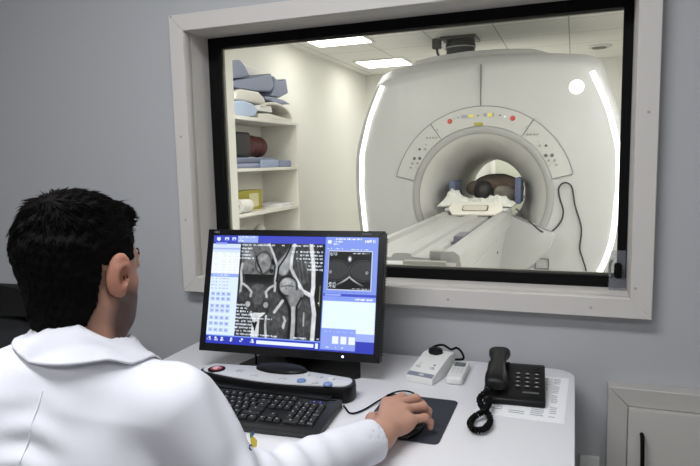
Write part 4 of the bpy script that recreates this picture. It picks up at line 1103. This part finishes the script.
EYE = [(-.031, .077, .002), (.031, .077, .002)]
def head(P):
    q = (P - HC) @ RH
    d = dell(q, (0, -.014, .036), (.0765, .098, .084))
    d = smin(d, dell(q, (0, .030, -.030), (.063, .062, .085)), .03)
    d = smin(d, dell(q, (0, .036, -.066), (.057, .050, .048)), .02)
    d = smin(d, dcap(q, (-.030, .02, -.070), (.0, .066, -.098), .030, .020), .02)
    d = smin(d, dcap(q, (.030, .02, -.070), (.0, .066, -.098), .030, .020), .02)
    d = smin(d, dcap(q, (-.056, -.004, -.050), (-.030, .048, -.092), .019, .018), .02)
    d = smin(d, dcap(q, (.056, -.004, -.050), (.030, .048, -.092), .019, .018), .02)
    d = smin(d, dcap(q, (-.036, .080, .018), (-.010, .087, .019), .008, .009), .014)
    d = smin(d, dcap(q, (.036, .080, .018), (.010, .087, .019), .008, .009), .014)
    for s in (-1, 1):
        d = smin(d, dell(q, (s * .043, .052, -.026), (.017, .017, .015)), .015)          # cheekbone
        d = smax(d, -dell(q, (s * .031, .098, .002), (.019, .018, .011)), .010)        # socket
        d = smin(d, dell(q, (s * .031, .0755, .002), (.0165, .0142, .0115)), .003)
    d = smin(d, dcap(q, (0, .086, .010), (0, .108, -.028), .0075, .0105), .010)        # nose
    for s in (-1, 1): d = smin(d, dell(q, (s * .012, .096, -.032), (.0075, .009, .007)), .005)
    d = smin(d, dcap(q, (-.018, .084, -.056), (.018, .084, -.056), .006, .006), .008)  # lips
    d = smin(d, dcap(q, (-.015, .082, -.066), (.015, .082, -.066), .0062, .0062), .008)
    d = smax(d, -dcap(q, (-.024, .094, -.061), (.024, .094, -.061), .003, .003), .004)
    for s in (-1, 1):                                                                   # ears
        Re = np.array(Matrix.Rotation(rad(-24 * s), 3, 'Z') @ Matrix.Rotation(rad(-9), 3, 'X'))
        c = np.array((s * .083, -.006, -.004))
        ear = dell(q, c, (.0085, .020, .036), Re)
        ear = smin(ear, dell(q, (s * .080, .001, -.031), (.007, .010, .012)), .008)
        ear = smin(ear, dcap(q, c + np.array((s * .003, -.004, -.012)), c + np.array((s * .005, -.006, .012)), .003, .003), .004)
        d = smin(d, ear, .004)
        d = smax(d, -dell(q, c + np.array((s * .010, .005, -.004)), (.0115, .0095, .0165), Re), .003)
        d = smax(d, -dcap(q, c + np.array((s * .011, -.004, .020)), c + np.array((s * .011, .006, .022)), .0035, .0035), .004)
    return d
def body(P):
    d = head(P)
    d = smin(d, dcap(P, HL((0, -.022, -.055)), NB + np.array((.008, .018, -.03)), .055, .055), .028)
    d = smin(d, torso(P, -.03), .03)
    for s, e, w_ in ((SR, ER, WR), (SL, EL, WL)):
        d = smin(d, dcap(P, s, e, .05, .038), .03); d = smin(d, dcap(P, e, w_, .036, .027), .01)
    d = smin(d, hand(P), .008)
    d = smin(d, dell(P, WL + np.array((.03, .07, .0)), (.04, .075, .02)), .02)
    return d
DOC = thing('person', 'dark haired man in a white coat seated at the desk, hand on the mouse', 'person', (-.86, .62, .47))
me = sdf_mesh(body, (-1.14, .42, .40), (-.22, 1.40, 1.34), .0031)
V = mesh_np(me); q = (V - HC) @ RH
base = np.array(lin((190, 144, 124)))
tint = np.tile(base, (len(V), 1))
n_ = wob(V, 60, 4)[:, None]; tint *= 1 + .05 * n_
tint = np.where(((np.abs(q[:, 2] + .02) < .05) & (np.abs(q[:, 0]) > .078))[:, None], tint * np.array((1.0, .86, .82)), tint)
# beard stubble (a growth of hair on jaw and upper lip)
be = np.clip((-.016 - .30 * np.clip(q[:, 1] - .02, 0, .1) - q[:, 2]) / .022, 0, 1) * np.clip((q[:, 1] + .018) / .02, 0, 1) * np.clip((q[:, 2] + .132) / .02, 0, 1)
be = np.maximum(be, np.clip((.030 - np.abs(q[:, 1] - .030)) / .012, 0, 1) * np.clip((.02 - q[:, 2]) / .02, 0, 1) * np.clip((q[:, 2] + .05) / .02, 0, 1) * np.clip((.036 - q[:, 1]) / .01, 0, 1))
be *= (np.abs(q[:, 0]) < .079) * (1 - np.exp(-(((q[:, 0]) / .026) ** 2 + ((q[:, 2] + .061) / .010) ** 2)) * (q[:, 1] > .07)) * (V[:, 2] > 1.0)
stub = np.array(lin((66, 50, 45)))
tint = tint * (1 - .85 * be[:, None]) + stub * .85 * be[:, None]
lip = np.exp(-((q[:, 0] / .022) ** 4 + ((q[:, 2] + .061) / .011) ** 4)) * (q[:, 1] > .078)
tint = tint * (1 - .6 * lip[:, None]) + np.array(lin((160, 88, 82))) * .6 * lip[:, None]
color_attr(me, 'tint', np.clip(tint, 0, 1))
obj('body', me, M_SKIN, DOC, angle=180)
# eyes and brows
for s in (0, 1):
    e = obj('eye', B().ell(HL((EYE[s][0], .0775, .002)), (.0122, .0124, .0070), 16, 10), M_EYE, DOC)
    obj('iris', B().ell(HL((EYE[s][0], .0885, .0015)), (.005, .0025, .005), 12, 8), mat('brown_iris', (48, 30, 22), .2), e)
    sg = -1 if s == 0 else 1
    obj('eyebrow', B().tube([HL((sg * .014, .0945, .020)), HL((sg * .03, .092, .0265)), HL((sg * .047, .078, .021))], [.0022, .0028, .0014], 8), M_HAIR, DOC)
# hair
def hair(P):
    q = (P - HC) @ RH
    d = dell(q, (0, -.018, .036), (.0825, .102, .088))
    d = smin(d, dell(q, (0, -.038, -.042), (.0655, .055, .088)), .03)
    d = smin(d, dcap(q, (.03, .058, .088), (-.03, .056, .091), .017, .015), .03)       # raised front
    d = smin(d, dell(q, (0, -.02, .092), (.06, .07, .030)), .03)
    d = d + .0022 * wob(q * np.array((1.6, .7, .9)), 240, 2) + .0025 * wob(q, 70, 12)
    # hairline planes
    fl = (q[:, 1] - (.068 + .0 * q[:, 2])) - 2.5 * np.clip(q[:, 2] - .066, 0, .1)                # forehead
    si = np.maximum(q[:, 1] - (.052 - .25 * np.clip(.03 - q[:, 2], 0, 1)), -.006 - q[:, 2] - .0 * q[:, 1])  # temple / sideburn front part
    low = np.where(q[:, 1] > .006, -.028 - q[:, 2], np.where(q[:, 1] > -.034, .012 - q[:, 2] + .9 * np.clip(np.abs(q[:, 1] + .010) - .016, 0, .02), -.108 - q[:, 2] + 2.0 * np.clip(q[:, 1] + .062, 0, .06)))
    d = smax(d, fl, .008)
    d = smax(d, np.where(q[:, 2] < .07, (q[:, 1] - (.050 + .25 * np.clip(q[:, 2], 0, .07) - .8 * np.clip(.012 - q[:, 2], 0, .05))), -1.), .006)
    d = smax(d, low * .8, .006)
    return d
hm = sdf_mesh(hair, (-.90, .60, 1.02), (-.62, .93, 1.34), .0038)
hair_o = obj('hair', hm, M_HAIR, DOC, angle=180)
# locks lying along the hair
me = hair_o.data
Vh = mesh_np(me) + np.array(DOC.location); Nh = np.empty(len(me.vertices) * 3); me.vertices.foreach_get('normal', Nh); Nh = Nh.reshape(-1, 3)
qh = (Vh - HC) @ RH; nh = Nh @ RH
inner = dell(qh, (0, -.014, .036), (.0765, .098, .084)) < .003
ok = np.argwhere((~inner) & (nh[:, 1] < .93))[:, 0]
pick = rng.choice(ok, size=min(len(ok), 7000), replace=False)
lv, lf = [], []
crown = np.array((.012, -.070, .118))
for i_ in pick:
    p, n = qh[i_], nh[i_]
    fl = p - crown; fl[2] *= .9
    if p[2] > .06 and p[1] > -.03: fl = fl + np.array((.35 * abs(p[0]) * np.sign(p[0]), .10, .02))
    fl = fl - n * (fl @ n); L = np.linalg.norm(fl)
    if L < 1e-5: continue
    fl = fl / L + rng.normal(size=3) * .22; fl -= n * (fl @ n); fl /= np.linalg.norm(fl)
    topf = np.clip((p[2] - .03) / .09, 0, 1); ln = (.008 + .015 * topf) * rng.uniform(.6, 1.25); lift = .02 + .07 * topf * rng.uniform(.1, 1.)
    if p[1] > .052 and p[2] > .065: ln *= 1.0; lift += .12
    sd = np.cross(n, fl); w_ = .0008 + .0005 * topf
    pts = [p - n * .001, p + fl * ln * .5 + n * ln * lift * .55, p + fl * ln + n * ln * lift * .7]
    k = len(lv)
    for pt, ww in zip(pts, (w_, w_ * .8, 0)):
        if ww: lv += [pt - sd * ww, pt + sd * ww, pt + n * ww * .9]
        else: lv.append(pt)
    lf += [(k, k + 3, k + 5, k + 2), (k + 2, k + 5, k + 4, k + 1), (k + 1, k + 4, k + 3, k), (k + 3, k + 6, k + 5), (k + 5, k + 6, k + 4), (k + 4, k + 6, k + 3)]
lm = bpy.data.meshes.new('locks'); W_ = HC + np.array(lv) @ RH.T
lm.from_pydata(W_.tolist(), [], lf); lm.update()
lo_ = obj('hair_locks', lm, M_HAIR, DOC, angle=180)
lo_.parent = hair_o
lo_['kind'] = 'stuff'

# coat
def folds(P):
    f = .0022 * wob(P, 26, 21)
    # drag lines across the back and at shoulder
    q = P - PV; t = q @ spu; x = q @ sx_
    mid = np.exp(-((x) / .05) ** 2)
    f += .0042 * np.sin(t * 120 + 3.5 * np.abs(x) * 10) * mid * np.clip((.46 - t) / .08, 0, 1)
    f += .0035 * np.sin((t * 1.2 - x * .8) * 52 + 1.2) * np.clip((x - .02) / .1, 0, 1) * np.clip((.36 - t) / .12, 0, 1)
    return f
def arm(P, s, e, w_, r0, r1, r2, seed):
    d = smin(dcap(P, s, e, r0, r1), dcap(P, e, w_, r1, r2), .02)
    ax_ = (w_ - e) / np.linalg.norm(w_ - e); u = (P - e) @ ax_
    au = (e - s) / np.linalg.norm(e - s); u2 = (P - s) @ au
    d = d + .0045 * np.sin(u * 115 + 1.6 * wob(P, 22, seed)) * np.exp(-((u - .06) / .11) ** 2) + .003 * np.sin(u2 * 80 + 2 * wob(P, 18, seed + 1)) * np.clip((u2 - .08) / .1, 0, 1) * np.clip((.06 - u) / .05, 0, 1)
    cut = (P - w_) @ ax_
    cut = cut + .018; d = smax(d, cut, .004)
    return smax(d, -np.maximum(dcap(P, e, w_ + ax_ * .05, r1 - .010, r2 - .010), -.04 - cut), .003)
def coat(P):
    d = torso(P, .006)
    d = smin(d, dcap(P, NB + np.array((0, .0, -.055)), SR + np.array((-.035, -.01, .012)), .062, .058), .045)
    d = smin(d, dcap(P, NB + np.array((0, .0, -.055)), SL + np.array((.035, -.005, .012)), .062, .058), .045)
    sk = dcap(P, PV + np.array((0, 0, .05)), PV + np.array((.02, .10, -.08)), .19, .17)
    d = smin(d, smax(sk, .475 - P[:, 2], .01), .05)
    d = d + folds(P)
    d = smin(d, arm(P, SR, ER, WR, .068, .056, .043, 31), .022)
    d = smin(d, arm(P, SL, EL, WL, .068, .056, .043, 35), .022)
    hole = dcap(P, NB + np.array((.002, .006, -.03)), NB + np.array((.008, .03, .3)), .064, .075)
    return smax(d, -hole, .006)
cm = sdf_mesh(coat, (-1.16, .36, .44), (-.28, 1.24, 1.12), .0056)
coat_o = obj('lab_coat', cm, M_CLOTH, DOC, angle=180)
# collar: stand and fall
def coat_solid(P):
    d = torso(P, .006)
    for s in (SR + np.array((-.035, -.01, .012)), SL + np.array((.035, -.005, .012))): d = smin(d, dcap(P, NB + np.array((0, .0, -.055)), s, .062, .058), .045)
    return smin(d, dcap(P, SR, ER, .068, .060), .022)
def collar(U, V):
    a = rad(-90) + (U - .5) * rad(300)                     # U=.5 at nape
    f = np.clip((V - .40) / .60, 0, 1); st_ = np.clip(V / .40, 0, 1)
    front = np.clip((np.abs(U - .5) - .22) / .25, 0, 1)
    r = .072 - .003 * st_ + .006 * np.sin(np.clip(f * 4, 0, 1) * pi / 2) + f * (.038 + .02 * front) + .0015 * np.sin(U * 31 + 4 * V)
    z = (NB[2] - .02 + .064 * np.sin(st_ * pi / 2) - .080 * np.clip((np.abs(U - .5) - .06) / .32, 0, 1))
    x = NB[0] + .003 + r * np.cos(a) * sx_[0] + r * .95 * np.sin(a) * sy_[0]
    y = NB[1] + .010 + r * np.cos(a) * sx_[1] + r * .95 * np.sin(a) * sy_[1]
    zs = np.full(x.size, NB[2] - .12); done = np.zeros(x.size, bool)
    for zz in np.linspace(NB[2] + .06, NB[2] - .12, 91):
        ins = (coat_solid(np.stack([x.ravel(), y.ravel(), np.full(x.size, zz)], 1)) < 0) & ~done
        zs[ins] = zz; done |= ins
    zs = zs.reshape(x.shape)
    z = z * (1 - f) + f * np.maximum(zs + .006, np.minimum(z - .030, NB[2] - .006))
    z = np.where(f > 0, np.maximum(z, zs + .006), z)
    return x, y, z
me = grid_mesh(collar, 80, 26)
co = obj('collar', me, M_CLOTH, coat_o, angle=180); md = co.modifiers.new('t', 'SOLIDIFY'); md.thickness = .0035; md.offset = 0
# centre back seam
def on_coat(p, dirv, fn, far=.3):
    p = np.array(p, float); t = np.linspace(0, far, 400); Q = p + dirv * t[:, None]; d = fn(Q); k = np.argmax(d < 0); return Q[k]
cs = []
for t in np.linspace(.10, .455, 26):
    p0 = PV + spu * t - sy_ * .30
    cs.append(on_coat(p0, sy_, coat) - sy_ * .0006)
obj('back_seam', B().tube([Vector(c) for c in cs], .0011, 6), M_CLOTH, coat_o)
# shoulder seam ring
ax_ = (ER - SR) / np.linalg.norm(ER - SR)
# embroidered emblem on the sleeve (projected from the camera side)
ec = np.array((-.500, .885, .86)); cam = np.array((0, 0, 1.346)); tgt = np.array((-.557, .948, .832))
dv = (tgt - cam) / np.linalg.norm(tgt - cam)
arm_hit = coat
hit = on_coat(tgt - dv * .35, dv, coat, .5)
g_ = np.array([arm_hit((hit + e_)[None])[0] - arm_hit((hit - e_)[None])[0] for e_ in np.eye(3) * .004]); nn = g_ / np.linalg.norm(g_)
uu = np.array((0, 0, 1.)) - nn * nn[2]; uu /= np.linalg.norm(uu); rr_ = np.cross(uu, nn)
ME = Matrix(np.column_stack([rr_ * .72, uu * .72, nn]).tolist()).to_4x4(); ME.translation = Vector(hit + nn * .0012)
em = obj('sleeve_emblem', B().prism([(-.006, -.012), (.003, -.014), (.008, -.004), (.004, .004), (-.001, .008), (-.006, .0)], 'z', 0, .001, 0, 1, ME), mat('emblem_yellow', (214, 190, 70), .7), coat_o)
obj('emblem_blue', B().prism([(-.001, .005), (.006, .009), (.007, .015), (.002, .016)], 'z', 0, .0012, 0, 1, ME).tube([ME @ Vector(v) for v in ((-.010, -.016, .001), (-.012, -.011, .001), (-.009, -.006, .001), (-.006, -.008, .001))], .0012, 6), mat('emblem_blue', (60, 84, 120), .7), em)
obj('emblem_green', B().prism([(-.004, .004), (.001, .008), (.0, .014), (-.003, .012)], 'z', 0, .0012, 0, 1, ME), mat('emblem_green', (84, 128, 92), .7), em)
# trousers and shoes (below the desk)
KR, KL = np.array((-.66, 1.02, .52)), np.array((-.92, 1.02, .52)); AR, AL = np.array((-.64, 1.08, .10)), np.array((-.93, 1.06, .10))
def trou(P):
    d = dell(P, PV + np.array((.0, .02, -.03)), (.17, .14, .09))
    for k, a, s in ((KR, AR, .085), (KL, AL, -.085)):
        d = smin(d, dcap(P, PV + np.array((s, .02, -.02)), k, .078, .06), .03); d = smin(d, dcap(P, k, a, .058, .048), .02)
    return d
obj('trousers', sdf_mesh(trou, (-1.1, .4, .02), (-.5, 1.2, .7), .012), M_TROUS, DOC, angle=180)
for a in (AR, AL):
    def shoe(P, a=a):
        d = smin(dell(P, a + np.array((0, .0, -.045)), (.042, .06, .055)), dell(P, a + np.array((0, .10, -.062)), (.046, .10, .038)), .03)
        return smax(d, .003 - P[:, 2], .004)
    obj('shoe', sdf_mesh(shoe, a + np.array((-.08, -.1, -.11)), a + np.array((.08, .24, .08)), .01), M_SHOE, DOC, angle=180)
stl = thing('stool', 'round black swivel stool under the man in the white coat', 'stool', (-.85, .64, 0))
obj('seat', B().lathe([(.02, .375), (.19, .375), (.205, .39), (.205, .425), (.19, .44), (.02, .445)], (-.85, .64, 0), 36), M_MESHBLK, stl)
swivel(stl, -.85, .64, .375, .27)

# ------------------------------------------------------------------ lamps of the control room, daylight none
for x, y, e, l in ((-.75, .45, 28, 'white ceiling lamp panel over the desk'), (-.9, -1.1, 10, 'white ceiling lamp panel at the left behind the desk'), (1.0, -.7, 8, 'white ceiling lamp panel at the right of the control room')):
    t = thing('office_lamp', l, 'lamp', (x, y, CH), group='ceiling lamps of the control room')
    obj('lamp_frame', B().box(x - .62, x + .62, y - .17, y + .17, CH - .05, CH - .001, .004), M_CEIL, t)
    obj('diffuser', B().box(x - .6, x + .6, y - .15, y + .15, CH - .055, CH - .05), M_LAMP2, t)
    ld = bpy.data.lights.new('office_lamp_light', 'AREA'); ld.shape = 'RECTANGLE'; ld.size = 1.2; ld.size_y = .3; ld.energy = e; ld.color = (.95, .97, 1.)
    lo = bpy.data.objects.new('office_lamp_light', ld); COL.objects.link(lo); lo.location = (x, y, CH - .058)
for x, y, e in ((1.1, 2.8, 36), (-1.85, 2.9, 32), (1.05, 4.3, 16), (-.7, 7.45, 24), (-2.05, 5.49, 4), (-2.05, 7.03, 4)):  # area lights under the panels; strong ones belong to the added unseen lamps
    ld = bpy.data.lights.new('ceiling_lamp_light', 'AREA'); ld.shape = 'RECTANGLE'; ld.size = .56; ld.size_y = .52; ld.energy = e; ld.color = (1., .988, .965)
    lo = bpy.data.objects.new('ceiling_lamp_light', ld); COL.objects.link(lo); lo.location = (x, y, FH - .02)
wd = bpy.data.worlds.new('world'); SC.world = wd; wd.use_nodes = True
wd.node_tree.nodes['Background'].inputs[0].default_value = (.5, .52, .55, 1); wd.node_tree.nodes['Background'].inputs[1].default_value = .05

# ------------------------------------------------------------------ camera
F_PX = 605.56; YAW, PITCH, ROLL = rad(-20.3734), rad(6.7075), rad(-1.3328)
f_ = Vector((sin(YAW) * cos(PITCH), cos(YAW) * cos(PITCH), -sin(PITCH))); r_ = Vector((cos(YAW), -sin(YAW), 0)); u_ = r_.cross(f_)
r2 = r_ * cos(ROLL) + u_ * sin(ROLL); u2 = -r_ * sin(ROLL) + u_ * cos(ROLL)
cd = bpy.data.cameras.new('camera'); cd.sensor_width = 36; cd.lens = F_PX * 36 / 700; cd.clip_start = .02
co_ = bpy.data.objects.new('camera', cd); COL.objects.link(co_)
m3 = Matrix((r2, u2, -f_)).transposed(); co_.matrix_world = Matrix.Translation((0, 0, 1.346)) @ m3.to_4x4()
SC.camera = co_
vs = SC.view_settings; vs.view_transform = 'Standard'; vs.look = 'None'; vs.gamma = 1; vs.exposure = 0.; vs.use_curve_mapping = False
SC.cycles.max_bounces = 10; SC.cycles.transparent_max_bounces = 12; SC.cycles.sample_clamp_indirect = 4
